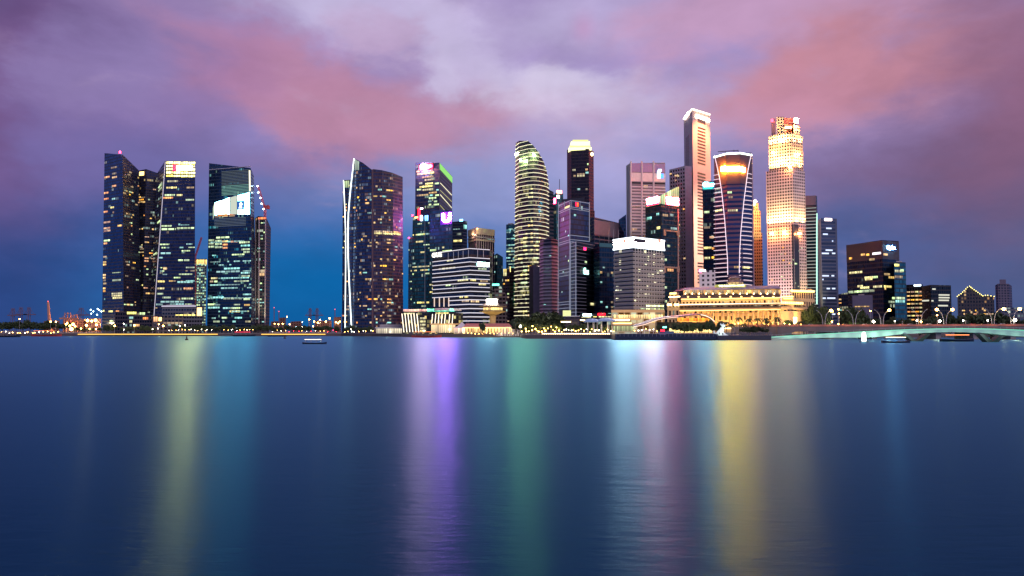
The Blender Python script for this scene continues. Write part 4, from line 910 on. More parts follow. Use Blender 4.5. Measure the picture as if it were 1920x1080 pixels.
for x in (1462, 1494): spot(P(x, 250, 872), P(x, 226, 885), 24000, (1, .6, .25), 100, .9, .4)
f = b.faces[1]
for u0, u1, fi in [(.88, .99, 1), (.02, .4, 2)]:
    f = b.faces[fi]; b.win(f, u0, u1, (GZ + zb - 66) / 2 + 4, zb - 66, gum if False else principled('slot_dark', (.03, .035, .05), .3), .1, .2, 'recess')
b.rnd(1, 14, 3.55, 2.1, [GRN, WARM], 95, run=1, z0=20, z1=100); b.rnd(0, 6, 3.55, 2.1, [WARM], 96, run=1, z0=20, z1=100); b.rnd(2, 8, 3.55, 2.1, [GRN, YEL], 97, run=2, z0=30, z1=120)
fx_ = b.faces[2]; spot(fx_.pos(.8, 20, 22), fx_.pos(.8, 60, 0), 140000, (1, .76, .34), 90)
fx_ = b.faces[0]; spot(fx_.pos(.4, 20, 30), fx_.pos(.4, 80, 0), 120000, (.85, .6, .8), 90); fx_ = b.faces[1]; spot(fx_.pos(.4, 20, 30), fx_.pos(.4, 70, 0), 110000, (1, .78, .55), 90)
for x, y, D in [(1497, 289, 876), (1481, 312, 867), (1449, 286, 884), (1470, 436, 872), (1447, 438, 880), (1499, 438, 870), (1463, 262, 878)]:
    mb = MB(); mb.box(P(x, y, D), 2.6, .8, 1.2); obj('floodlight_bank', mb, glow('flood_bank', (1, .34, .09, 1), 468), b.root)
# --- striped slab and blue tower
b = B('office_tower', 'slab with white horizontal light bands and a pale green edge right of the cream tower', [(1507, 367, 925), (1530, 367, 920), (1532, 368, 924)], 25, facade('slab_band', C(20, 44, 50), C(70, 60, 64), 60, 4.0, .01, .4, metal=.5))
zt = b.T[0].z; b.band(zt - 6, 11, principled('mauve_top2', (.16, .13, .16), .7), .3, 'crown', faces=[0])
z = 20.0
while z < zt - 14: b.band(z, .7, glow('slab_line', C(200, 204, 196), .75), .5, faces=[0]); z += 3.85
b.line(1, [(1531, 400), (1531, 570)], .8, glow('edge_mint', C(180, 236, 214), 1.6), 'edge_strip')
b = B('office_tower', 'plain blue grey tower with a small bright roof sign near the right', [(1533, 414, 885), (1539, 409, 872), (1569, 410, 875)], 25, [principled('blue_side', (.16, .2, .3), .6), facade('blue_grey', C(56, 72, 98), C(60, 70, 92), 30, 3.9, .08, .42, metal=.4, frough=.6)])
b.panel(1, 1546, 409.5, 1559, 414, glow('sign_pale', C(255, 226, 220), 8), 'sign_panel', .5)
for y, x0, x1 in [(428, 1549, 1559), (439, 1543, 1552), (452, 1560, 1562), (469, 1548, 1561), (475, 1540, 1554), (475, 1560, 1566), (517, 1538, 1554), (517, 1559, 1564), (524, 1540, 1544), (541, 1550, 1556), (541, 1560, 1566), (559, 1538, 1548), (559, 1551, 1566), (589, 1560, 1566)]: b.row(1, y, x0, x1, glow('pale_room', C(206, 220, 250), 1.4), 1.6)
# --- right hand blocks
b = B('office_block', 'big dark block with stepped top and a small blue and white sign, right side', [(1587, 460, 775), (1654, 450, 735), (1685, 452, 748)], 40, facade('right_block', C(30, 52, 80), C(26, 28, 38), 2.2, 4.2, .1, .35, metal=.5, lit=.03), cat='building')
zt = b.T[1].z; b.band(zt - 9, 17, principled('brown_top', (.05, .04, .045), .6), .25, 'crown_panel', faces=[0, 1], roofclip=False)
b.panel(1, 1661, 457.5, 1680, 471, glow('sign_blue_back', C(0, 40, 120), .5), 'sign_panel', .35, .2); b.text(1, 1662.5, 1677, 464.5, 'Sybs', glow('sign_ice2', C(120, 200, 255), 120), hp=4.0, out=.8, sub=True)
for y, x0, x1, m in [(478, 1614, 1622, WARM), (478, 1624, 1630, WARM), (476, 1636, 1652, WHT), (485, 1592, 1598, WARM), (487, 1630, 1640, DIM), (512, 1592, 1617, YEL), (520, 1636, 1646, GRN), (521, 1621, 1637, YEL), (524, 1622, 1636, YEL), (537, 1608, 1618, YEL), (540, 1613, 1630, YEL), (538, 1637, 1654, YEL), (546, 1616, 1637, GRN), (548, 1589, 1616, GRN), (548, 1590, 1640, GRN)]: b.row(0, y, x0, x1, m, 2.0)
for y, x0, x1, m in [(477, 1656, 1664, WARM), (514, 1657, 1668, DIM), (520, 1665, 1684, DIM), (537, 1656, 1671, YEL), (559, 1672, 1684, GRN), (566, 1665, 1684, GRN), (541, 1658, 1661, WARM)]: b.row(1, y, x0, x1, m, 2.0)
b = B('office_block', 'dark annex with rows of yellow windows stuck to the right of the big dark block', [(1676, 491, 722), (1698, 492, 728)], 30, glassC, cat='building')
for y, x0, x1, m in [(497, 1676, 1686, YEL), (508, 1677, 1693, YEL), (507, 1688, 1694, GRN), (519, 1677, 1692, DIM), (559, 1676, 1696, GRN), (565, 1676, 1696, CYN)]: b.row(0, y, x0, x1, m, 2.2)
b.plant(.2, .7, 1.5)
b = B('office_block', 'low grey blue shed like block at the foot of the big dark block', [(1598, 554, 700), (1636, 553, 690)], 25, principled('blue_grey_wall', (.10, .11, .16), .7), cat='building'); b.row(0, 575, 1602, 1630, DIM, 1); b.plant(.3, .6, 1.2)
b = B('office_block', 'low building with bright vertical windows beside the big dark block', [(1572, 552, 900), (1590, 548, 890)], 20, facade('small_dim', C(40, 60, 90), C(60, 50, 66), 3, 4, .3, .4, metal=.3, lit=.2), cat='building'); b.rnd(0, 10, 4, 4, [WARM, CYN, ORG], 101, run=1)
b = B('office_block', 'low dark block with warm window grid and a white roof sign at right', [(1699, 534, 810), (1730, 533, 800)], 25, facade('low_dark_a', C(20, 26, 36), C(16, 20, 28), 2.5, 4, .3, .4, metal=.3, lit=.05), cat='building')
b.panel(0, 1714, 533.5, 1727, 536.5, glow('sign_white_cool', C(220, 240, 255), 6), 'sign_panel', .6); b.rnd(0, 60, 4, 3.2, [WARM, ORG, YEL], 102, run=1, h=1.8, z1=46, clus=.1)
b = B('office_block', 'wider low dark block with a few white window rows at right', [(1728, 537, 790), (1745, 534, 780), (1783, 535, 785)], 25, facade('low_dark_b', C(16, 34, 48), C(12, 20, 32), 2.5, 4, .2, .3, metal=.4, lit=.02), cat='building')
for fi, y, x0, x1 in [(1, 542, 1748, 1754), (0, 564, 1728, 1742), (1, 564, 1746, 1750), (1, 553, 1760, 1780), (1, 558, 1760, 1780), (1, 563, 1760, 1779), (1, 573, 1759, 1777)]: b.row(fi, y, x0, x1, glow('pale_room2', C(226, 226, 206), 1.0), 1.4)
# gabled block
GB = [(1795, 556), (1802, 551), (1808, 545), (1814, 539), (1818, 537), (1823, 541), (1830, 546), (1837, 551), (1843, 555), (1852, 554), (1864, 556)]
b = B('gabled_block', 'dark block with a zigzag gable roof dotted with small yellow lamps', [(x, y, 830) for x, y in GB], 25, facade('gable_wall', C(24, 26, 40), C(30, 28, 40), 3, 3.6, .4, .4, metal=.2, lit=.12, ls=.9, grp=1, warm=C(255, 190, 110), cool=C(250, 210, 150)), cat='building')
for i, (x, y) in enumerate(GB + [(1798, 553.5), (1805, 548), (1811, 542), (1820.5, 539), (1826.5, 543.5), (1833.5, 548.5), (1840, 553), (1847.5, 554), (1858, 555)]):
    mb = MB(); mb.lathe(P(x, y - .3, 828.5), [(0, -.55), (.55, 0), (0, .55)], 6); obj('roof_lamp', mb, glow('roof_lamp', C(250, 230, 120), 5), b.root)
for fi in (1, 3, 5, 7, 8, 9): b.rnd(fi, 8, 3.6, 3, [WARM, ORG], 110 + fi, run=1, h=1.7, z1=28, clus=.1)
b = B('apartment_tower', 'plain grey tower with a raised central block at the far right', [(1866, 535, 1110), (1871, 532, 1105), (1891, 532, 1105), (1897, 536, 1110)], 30, facade('far_grey', C(40, 44, 64), C(76, 72, 92), 4, 3.6, .4, .4, metal=.2), cat='tower')
B('x', '', [(1874, 524, 1104), (1886, 524, 1104)], 20, principled('far_grey_top', (.09, .08, .12), .8), base=b.T[1].z - 1, part='upper_tier', root=b.root)
b = B('office_block', 'long low pale lit hall in the distance at the far right edge', [(1882, 577, 1000), (1935, 576, 1000)], 25, facade('far_low', C(80, 96, 110), C(70, 76, 90), 4, 5, .3, .4, lit=.5, ls=.9), cat='building')
#@@MORE

# ================================================================== THE GOLDEN HOTEL
hst = principled('hotel_stone', (.56, .38, .18), .75, namp=.12); hst2 = facade('hotel_attic', C(60, 40, 20), (.54, .38, .19, 1), 2.6, 6.4, .5, .35, metal=.1, frough=.75, lit=.25, ls=1.0, grp=1)
HL, HR = (1254, 571), (1463, 530)          # px, depth of the long front
def hp(x, y, dz=0):                        # depth along the long front
    return HL[1] + (HR[1] - HL[1]) * (x - HL[0]) / (HR[0] - HL[0]) + dz
b = B('grand_hotel', 'long golden floodlit colonial hotel with columns, cornices and dark mansard roof', [(1254, 582, 571), (1463, 579, 530), (1509, 580, 548)], 60, facade('hotel_wall', C(70, 50, 26), (.56, .39, .19, 1), 4.2, 5.0, .55, .45, metal=.1, frough=.75, lit=.35, ls=.9, grp=1, warm=C(255, 190, 80), cool=C(255, 214, 120)), cat='hotel')
root = b.root; F0, F1 = b.faces
zc = b.T[1].z
b.band(zc + .2, 1.1, hst, 1.6, 'cornice', roofclip=False, din=2)
# attic above the cornice
b2 = B('x', '', [(1254, 573, 572.5), (1463, 570, 531.5), (1509, 572, 549.5)], 58, hst2, base=zc + .5, part='attic', root=root)
b.band(b2.T[1].z, .9, hst, 1.1, 'cornice', roofclip=False, din=2)
b3 = B('x', '', [(1277, 560.5, 574), (1463, 557.5, 537)], 50, hst2, base=b2.T[1].z, part='upper_storey', root=root)
z4 = b3.T[1].z
def strip(pts, w, mat, name='light_strip', par=None):
    mb = MB(); mb.tube(pts, w, 5); return obj(name, mb, mat, par or root)
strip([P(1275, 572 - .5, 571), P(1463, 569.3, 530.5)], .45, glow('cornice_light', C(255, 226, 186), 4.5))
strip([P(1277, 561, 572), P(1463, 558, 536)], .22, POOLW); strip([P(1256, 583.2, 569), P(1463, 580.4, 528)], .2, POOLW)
# mansard (slopes back), then the upper terrace
mb = MB(); a, c = P(1277, 560, 573.5), P(1463, 557, 536.5); a2, c2 = P(1281, 553, 578), P(1463, 549.5, 541)
k_ = Vector((0, 34, 0)); mb.prism([a, c, c + k_, a + k_], [a2, c2, c2 + k_, a2 + k_]); mr_ = obj('mansard_roof', mb, principled('mansard', (.05, .03, .035), .7), root)
b5 = B('x', '', [(1281, 544, 579), (1463, 540.5, 542)], 30, hst2, base=a2.z - .3, part='upper_terrace', root=root)
mb = MB(); a, c = P(1279, 544.5, 576), P(1465, 541, 539); a2, c2 = P(1285, 539.5, 584), P(1458, 535, 546)
mb.prism([a, c, c + k_, a + k_], [a2, c2, c2 + k_, a2 + k_]); obj('upper_roof', mb, principled('roof_lilac', (.16, .15, .2), .7), root)
for k in range(15):
    x = 1283 + k * 12.8; D = hp(x, 0, 9)
    mb = MB(); p = P(x, 543.5, D - 3); q = P(x, 551.5, D - 3); mb.box(((p.x + q.x) / 2, p.y, (p.z + q.z) / 2), 1.1, 1.1, p.z - q.z); obj('terrace_pillar', mb, hst, root)
    if k < 14:
        mb = MB(); p = P(x + 1.8, 550.5, D - 3.2); mb.box(p, .8, .5, .8); obj('terrace_lamp', mb, glow('terrace_lamp', C(255, 214, 170), 16), b5.body)
        mb = MB(); p = P(x + 6.4, 550 - 3, D - 2.3); mb.box(p, 3.0, .3, 2.2); obj('window', mb, DIM if k % 3 else YEL, b5.body)
for k in range(9):
    x = 1290 + k * 20; mb = MB(); p = P(x, 556.5, hp(x, 0, 4.5) - 1.5); mb.box(p, 1.0, .8, .9); obj('dormer_light', mb, POOLW, mr_)
# columns
for k in range(22):
    x = 1262 + k * 9.4; D = hp(x, 0) - 1.4
    g0, g1 = PB(x, D, GZ + 3.6), P(x, 583.5, D)
    mb = MB(); mb.lathe((g0.x, g0.y, 0), [(.95, g0.z), (.95, g0.z + .6), (.72, g0.z + .8), (.62, g1.z - 1), (.9, g1.z - .6), (.95, g1.z)], 10); obj('column', mb, hst, root)
mb = MB(); a, c = PB(1254, 569), PB(1465, 527); mb.prism([a, c, c + Vector((0, 4, 0)), a + Vector((0, 4, 0))], [v + Vector((0, 0, 3.6)) for v in (a, c, c + Vector((0, 4, 0)), a + Vector((0, 4, 0)))]); obj('plinth', mb, hst, root)
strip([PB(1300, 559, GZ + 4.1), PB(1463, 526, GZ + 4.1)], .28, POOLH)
# left tower end and right pavilion
B('x', '', [(1251, 566, 566), (1274, 565, 562)], 14, hst2, base=GZ, part='end_tower', root=root); B('x', '', [(1255, 549.5, 567), (1270, 549, 565)], 10, hst2, base=P(1255, 566, 566).z, part='end_tower_top', root=root)
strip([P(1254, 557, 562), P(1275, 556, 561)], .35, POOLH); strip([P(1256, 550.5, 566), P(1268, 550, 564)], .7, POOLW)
for x in (1253, 1257, 1266, 1271): mb = MB(); mb.box(P(x, 571.5, 560), 1.4, .5, 1.4); obj('window', mb, POOLH, root)
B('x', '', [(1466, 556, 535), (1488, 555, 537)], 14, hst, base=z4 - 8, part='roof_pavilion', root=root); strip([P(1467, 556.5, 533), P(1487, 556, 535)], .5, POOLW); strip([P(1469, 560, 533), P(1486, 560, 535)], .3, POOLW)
B('x', '', [(1464, 575, 528), (1508, 577, 546)], 14, hst, base=zc - .5, part='attic', root=root)
for k in range(12): mb = MB(); mb.box(P(1466 + k * 3.5, 567.5 + k * .1, 527 + k * 1.6), .9, .5, 1.6); obj('balustrade_light', mb, POOLW, root)
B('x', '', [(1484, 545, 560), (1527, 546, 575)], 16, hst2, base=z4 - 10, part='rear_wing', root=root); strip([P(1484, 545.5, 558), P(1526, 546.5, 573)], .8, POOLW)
mb = MB(); a, m_, c = P(1508, 547, 572), P(1520, 541.5, 573), P(1527, 547, 574); mb.prism([a, c, c + k_ * .3, a + k_ * .3], [m_, m_ + Vector((.1, 0, 0)), m_ + k_ * .3 + Vector((.1, 0, 0)), m_ + k_ * .3]); obj('pediment', mb, hst, root)
B('x', '', [(1463, 583, 530), (1490, 583, 536), (1509, 585, 549)], 12, hst, part='corner_block', root=root)
for x in (1470, 1487, 1491, 1503): p = PB(x, 530); mb = MB(); mb.lathe((p.x, 531 + (x - 1463) * .2, 0), [(1.0, GZ), (.8, GZ + 1), (.7, P(x, 584, 531).z)], 10); obj('column', mb, hst, root)
mb = MB(); mb.box(P(1491, 601, 527), 2.2, .4, 4.5); obj('door', mb, POOLH, root)
wc = (1, .58, .17)
for k in range(15):
    x = 1262 + k * 14; D = hp(x, 0) - 4.5
    spot(PB(x, D, GZ + 4.6), PB(x, D + 4.5, 17), 8000, wc, 85, .9, .4)
    if k > 0: spot(P(x, 564, hp(x, 0) - 1), P(x, 556, hp(x, 0) + 3), 2400, (1, .60, .18), 140, 1, .4)
for x, y, D in [(1492, 604, 524), (1500, 596, 532), (1475, 600, 522), (1475, 568, 528), (1498, 568, 538), (1505, 553, 556)]: spot(P(x, y, D), P(x, y - 22, D + 10), 7500, (1, .58, .18), 130, 1, .4)
# roof dome pavilion
dm = thing('roof_pavilion', 'small rounded pavilion glowing faintly on the golden hotel roof', 'pavilion', P(1378, 534, 560))
mb = MB(); c = P(1378, 534, 562); mb.lathe(c, [(5.5, 0), (5.5, 2), (3.8, 2.2), (3.8, 4.2), (4.6, 4.4), (3.2, 5.4), (0, 6.3)], 16); obj('dome', mb, principled('dome_stone', (.2, .14, .12), .7), dm)
mb = MB(); mb.lathe(c + Vector((0, -.0, 0)), [(5.7, .4), (5.7, 1.3)], 16); obj('window', mb, DIM, dm)
mb = MB(); a = P(1344, 538, 552); c = P(1399, 538, 543); h_ = Vector((0, 0, 1.6)); mb.prism([a, c, c + Vector((0, 6, 0)), a + Vector((0, 6, 0))], [v + h_ for v in (a, c, c + Vector((0, 6, 0)), a + Vector((0, 6, 0)))]); rl_ = obj('roof_lantern', mb, glow('lantern', C(190, 190, 90), .8), root); text3d('THE FULLERTON HOTEL', P(1371.5, 535.6, 546.5), math.atan2(c.y - a.y, c.x - a.x), 17.5, glow('lantern_letters', C(255, 255, 200), 3), rl_, hp=1.3)
b = B('white_building', 'small white block with a red sign behind the left part of the golden hotel', [(1311, 509, 650), (1341, 506, 645)], 18, facade('white_block', C(60, 56, 60), C(190, 182, 184), 4, 3.6, .55, .5, metal=.1, frough=.8), cat='building'); b.panel(0, 1311, 505, 1314, 509.5, MATS['sign_red2'], 'sign_panel'); b.panel(0, 1315, 505.5, 1323, 509, MATS['sign_white_small'], 'sign_panel')
spot(PB(1325, 620, 30), PB(1325, 648, 45), 18000, (1, .9, .85), 80)

# ================================================================== LOW WATERFRONT STRUCTURES
def lowbox(x0, x1, y0, y1, D, dep=10, D2=None):
    D2 = D2 or D; mb = MB(); a, c = P(x0, y1, D), P(x1, y1, D2); ta, tc_ = P(x0, y0, D), P(x1, y0, D2); e = Vector((0, dep, 0))
    z0 = min(a.z, c.z); mb.prism([(a.x, a.y, z0), (c.x, c.y, z0), (c.x, c.y + dep, z0), (a.x, a.y + dep, z0)], [ta, tc_, tc_ + e, ta + e]); return mb
# hotel with slanted fins
hb = B('waterfront_hotel', 'dark waterfront hotel with slanted white light fins and a lit roof terrace', [(754, 584, 668), (786, 586, 655), (800, 587, 650), (842, 586, 640), (868, 587, 650)], 25, facade('fin_hotel', C(40, 44, 50), C(26, 24, 28), 2.6, 3.4, .2, .3, metal=.3, lit=.3, ls=1.0, grp=1, warm=C(255, 206, 110), cool=C(230, 230, 150)), cat='hotel')
for k in range(6):
    x = 755.5 + k * 5.6; hb.line(0, [(x - .6, 588), (x + 3.2, 623)], .28, glow('fin_light', C(255, 236, 206), 3), 'light_fin', .8)
for k in range(7):
    x = 812 + k * 6; hb.line(2 if x < 842 else 3, [(x, 589), (x - 1.6, 607)], .25, MATS['fin_light'], 'light_fin', .8)
hb.row(0, 588, 757, 778, YEL, 1); hb.row(2, 587.5, 816, 842, YEL, 1.2)
for y in (597, 603, 609, 616, 621): hb.row(1, y, 788, 798, YEL, 1.6)
mb = lowbox(756, 800, 580, 583, 668, 12, 652); obj('roof_terrace', mb, room('terrace_pink', C(255, 176, 150), 2.2, 16), hb.root)
mb = lowbox(800, 850, 579, 583, 652, 12, 642); obj('roof_terrace', mb, room('terrace_mint', C(150, 255, 214), 2.0, 14), hb.root)
mb = MB(); mb.lathe(P(838, 583, 655), [(12, 0), (12, 1.2), (9, 2), (0, 2.4)], 20); obj('roof_dome', mb, principled('dome_pale', (.5, .48, .42), .6), hb.root)
mb = lowbox(808, 852, 609, 624, 634, 10, 630); obj('restaurant_wing', mb, room('wing_glow', C(255, 206, 110), 2.2, 12), hb.root); mb = lowbox(806, 866, 606.5, 608.5, 632, 12, 628); obj('canopy', mb, hst, hb.root)
point(PB(830, 622, 6), 5000, (1, .7, .35)); point(PB(776, 650, 5), 2500, (1, .8, .5)); point(PB(860, 620, 8), 3500, (1, .6, .25))
# low lit pavilion left of it
pv = thing('pavilion', 'low flat roofed pavilion with bright white lit windows left of the fin hotel', 'building', PB(726, 690))
mb = lowbox(705, 754, 616, 625, 690, 10); obj('window', mb, room('pavilion_windows', C(255, 232, 180), 1.8, 14), pv); mb = lowbox(703, 756, 613.5, 615.8, 688, 14); obj('roof', mb, M['frame'], pv); mb = lowbox(712, 752, 608.5, 613, 692, 10); obj('upper_storey', mb, M['conc'], pv)
# tent
tt = thing('tent', 'pale peaked tent roof glowing beside the red roofed pier', 'tent', PB(868, 615))
ap = P(866, 603.5, 622); q = [P(850, 615, 614), P(882, 615, 612), P(884, 614, 630), P(850, 614, 632)]
mb = MB()
for i in range(4):
    a, c = q[i], q[(i + 1) % 4]
    for k in range(4):
        t0, t1 = k / 4, (k + 1) / 4; s = lambda p, t: Vector(((p.x + (ap.x - p.x) * t), p.y + (ap.y - p.y) * t, p.z + (ap.z - p.z) * t ** 1.8))
        mb.quad(s(a, t0), s(c, t0), s(c, t1), s(a, t1))
obj('canopy', mb, principled('canvas', (.6, .55, .5), .7), tt)
mb = lowbox(851, 880, 615, 625, 616, 10); obj('lit_interior', mb, room('tent_glow', C(255, 214, 180), 1.7, 8), tt)
# red roofed pier with arches
pr = thing('pier_hall', 'long pier hall with dark red hipped roof and golden lit arcade', 'pier', PB(920, 612))
mb = MB(); a, c = P(868, 614, 606), P(962, 614, 602); a2, c2 = P(874, 606.5, 614), P(954, 606.5, 612); e = Vector((0, 18, 0)); mb.prism([a, c, c + e, a + e], [a2, c2, c2 + Vector((0, 3, 0)), a2 + Vector((0, 3, 0))]); obj('roof', mb, principled('red_tiles', (.42, .12, .09), .7), pr)
mb = lowbox(872, 960, 614.3, 624, 611, 8, 608); obj('arcade', mb, room('arcade_glow', C(255, 206, 96), 2.4, 16), pr)
for k in range(15): mb = MB(); p0 = PB(873 + k * 6, 607, GZ); mb.tube([p0, p0 + Vector((0, 0, 4.2))], .35, 6); obj('pillar', mb, hst, pr)
mb = lowbox(868, 962, 613.6, 614.6, 605, 1, 602); obj('eave_light', mb, POOLW, pr)
# ribbed arch canopy
ac = thing('arched_canopy', 'half dome canopy of curved white ribs at the end of the pier', 'canopy', PB(954, 590))
for k in range(14):
    u = k / 13; x = 930 + 46 * u; rr = math.sin(math.pi * (.12 + .76 * u)) * 5 + 1.0; c = PB(x, 596, 1.2)
    pts = [c + Vector((-1.5 * math.sin(a_) * (1 - 2 * u) * .0 + (u - .5) * 3.0 * math.cos(a_) * -1, -rr * math.cos(a_), rr * 1.15 * math.sin(a_))) for a_ in [math.pi * j / 10 for j in range(11)]]
    mb = MB(); mb.tube(pts, .17, 5); obj('rib', mb, principled('rib_white', (.75, .7, .65), .5), ac)
point(PB(954, 592, 3), 1500, (1, .8, .6)); point(PB(940, 588, 2), 700, (1, .8, .6)); point(PB(968, 588, 2), 700, (1, .8, .6))
# mushroom tower
mt = thing('observation_tower', 'mushroom shaped tower with a glowing disc top and white sign above it', 'tower', PB(924, 640))
mb = MB(); c = PB(924, 640, 0); zt0, zt1 = P(924, 589, 640).z, P(924, 605, 640).z
mb.lathe(c, [(2.8, GZ), (2.4, GZ + 8), (2.6, zt0 - 1)], 14); obj('shaft', mb, principled('customs_stone', (.32, .24, .13), .7), mt)
zm = P(924, 584, 640).z
mb = MB(); mb.lathe(c, [(2.6, zm - 3.0), (8, zm - 1.0), (10.5, zm - .2), (11, zm + .2), (7.5, zm + .5), (7.5, zm + 3.4), (11, zm + 3.6), (11.3, zm + 4.3), (0, zm + 5)], 28); dsc_ = obj('disc', mb, MATS['customs_stone'], mt)
mb = MB(); mb.lathe(c, [(7.7, zm + .9), (7.7, zm + 2.9)], 28); obj('window', mb, room('disc_windows', C(255, 214, 120), 2.0, 12), dsc_)
mb = lowbox(912, 932, 561, 569, 640, 6); obj('roof_sign', mb, glow('roof_sign_white', C(255, 240, 226), 30), mt); mb = lowbox(905, 935, 569.5, 577, 641, 5); obj('plant_room', mb, M['conc'], mt)
for a_ in (-.9, 0, .9): point(c + Vector((math.sin(a_) * 9.5, -math.cos(a_) * 9.5, zm - 5)), 900, (1, .7, .25))
mb = MB(); mb.lathe(c, [(2.9, GZ + 2), (2.9, GZ + 3)], 14); obj('light_ring', mb, POOLW, mt)
# pale blue domed canopies and restaurant pavilions in the centre
for nm, x, w, y0, lab in [('tent_canopy', 1110, 26, 597, 'left blue grey domed fabric canopy above the promenade trees'), ('tent_canopy', 1137, 30, 595.5, 'right blue grey domed fabric canopy above the promenade trees')]:
    tt = thing(nm, lab, 'canopy', PB(x, 500)); zt = P(x, y0, 500).z; r_ = w / 2 / 3.0 * 1.25
    mb = MB(); c = PB(x, 500, 0)
    pf = [(r_, zt - 2.2), (r_ * .85, zt - 1.2), (r_ * .55, zt - .4), (0, zt)]; mb.lathe(c, pf, 20); mb.lathe(c, [(r_, zt - 2.2), (r_, zt - 2.4), (0, zt - 2.0)], 20); obj('fabric', mb, M['tent'], tt)
    for k in range(5): q = c + Vector((math.cos(k * 1.256) * r_ * .6, math.sin(k * 1.256) * r_ * .6, 0)); mb = MB(); mb.tube([q + Vector((0, 0, GZ)), q + Vector((0, 0, zt - 1.5))], .2, 6); obj('pole', mb, M['white'], tt)
b = B('restaurant_pavilion', 'small flat roofed pavilion with thin posts left of the domed canopies', [(1060, 594, 540), (1087, 594, 538)], 12, facade('pavilion_glass', C(50, 50, 70), C(50, 44, 60), 3, 4, .12, .3, metal=.3, lit=.15), cat='building')
b.band(b.T[0].z + .2, .5, M['frame'], 1.4, 'roof_edge', roofclip=False); strip([P(1052, 603.5, 520), P(1070, 603.5, 520)], .35, POOLH, 'canopy_light', b.root); strip([P(1088, 600, 520), P(1100, 601, 520)], .35, POOLH, 'canopy_light', b.root); b.panel(0, 1055, 582, 1070, 593, glow('lit_wall', C(226, 230, 160), 1.2), 'lit_wall', -1)
b = B('shop_block', 'dark shopfront block with green, red and yellow lit signs behind the canopies', [(1088, 588, 560), (1152, 588, 556)], 12, facade('shop_dark', C(20, 30, 40), C(16, 18, 26), 3, 4, .2, .3, lit=.08), cat='building')
b.panel(0, 1093, 589, 1109, 592, MATS['sign_mint'], 'sign_panel'); b.text(0, 1121, 1135, 589.5, 'GIRO', MATS['sign_red3'], hp=1.7); b.row(0, 595, 1090, 1108, YEL, .8); b.row(0, 594, 1112, 1119, YEL, .8); b.row(0, 594, 1122, 1150, YEL, .8)
rp = B('restaurant_pavilion', 'long two level restaurant with golden lit glass bands below the beige block', [(1146, 584, 520), (1246, 584, 515)], 14, [facade('rest_wall', C(120, 90, 40), (.42, .34, .22, 1), 4, 4.2, .2, .4, metal=.1, lit=.9, ls=1.0, grp=1)], cat='building')
rp.band(rp.T[0].z + .2, 1.8, hst, 1.2, 'roof_edge', roofclip=False); rp.band(P(1200, 598, 512).z, 1.2, hst, 3.0, 'canopy', roofclip=False, u0=0, u1=.55)
strip([P(1147, 600, 506), P(1180, 600, 506)], .45, POOLH, 'light_strip', rp.root); strip([P(1150, 606.5, 500), P(1184, 606.5, 500)], .5, POOLW, 'light_strip', rp.root)
rp.row(0, 594, 1150, 1243, room('rest_glow', C(255, 214, 120), 1.8, 20), 2.6)
for x in (1160, 1190, 1220, 1240): spot(PB(x, 507, 9), PB(x, 516, 15), 1600, (1, .72, .32), 140, 1)
# wave roof
wr = thing('wave_roof_restaurant', 'waterfront restaurant under a long wave shaped roof with a bright edge', 'building', PB(1265, 470))
WP = [(1188, 612.5), (1198, 611), (1210, 608), (1222, 603.5), (1234, 599.5), (1246, 597), (1258, 595.5), (1272, 594.2), (1288, 592.8), (1302, 591), (1314, 590), (1323, 592), (1332, 596), (1340, 603)]
mb = MB()
for i in range(len(WP) - 1):
    a, c = P(*WP[i], 462), P(*WP[i + 1], 462); e = Vector((0, 16, .6)); t_ = Vector((0, 0, .5))
    mb.prism([a, c, c + e, a + e], [a + t_, c + t_, c + e + t_, a + e + t_])
obj('roof', mb, principled('roof_slate', (.09, .10, .14), .5), wr)
mb = MB(); mb.tube([P(x, y, 461.5) for x, y in WP[:8]], .13, 5); obj('edge_light', mb, glow('edge_pink', C(255, 214, 190), 2.2), wr); mb = MB(); mb.tube([P(x, y, 461.5) for x, y in WP[10:]], .22, 5); obj('edge_light', mb, MATS['edge_pink'], wr)
mb = lowbox(1270, 1330, 596.5, 602.5, 470, 6); obj('window', mb, room('wave_glow', C(255, 150, 50), 1.7, 22), wr)
mb = lowbox(1232, 1338, 604, 618, 473, 6); obj('dark_underside', mb, M['dark'], wr); mb = lowbox(1255, 1335, 616, 623.5, 466, 5); obj('window', mb, room('terrace_glow', C(255, 226, 150), 2.2, 30), wr)  # dark box put in for the shade under the roof
for k in range(7):
    q = PB(1200 + k * 8.5, 455); mb = MB(); mb.tube([q, q + Vector((0, 0, 3.6))], .12, 5); obj('post', mb, M['white'], wr)
mb = lowbox(1150, 1190, 607.5, 611, 470, 8); obj('side_roof', mb, hst, wr); mb = lowbox(1150, 1188, 611.5, 621, 473, 5); obj('window', mb, room('side_glow', C(226, 236, 150), .9, 12), wr)
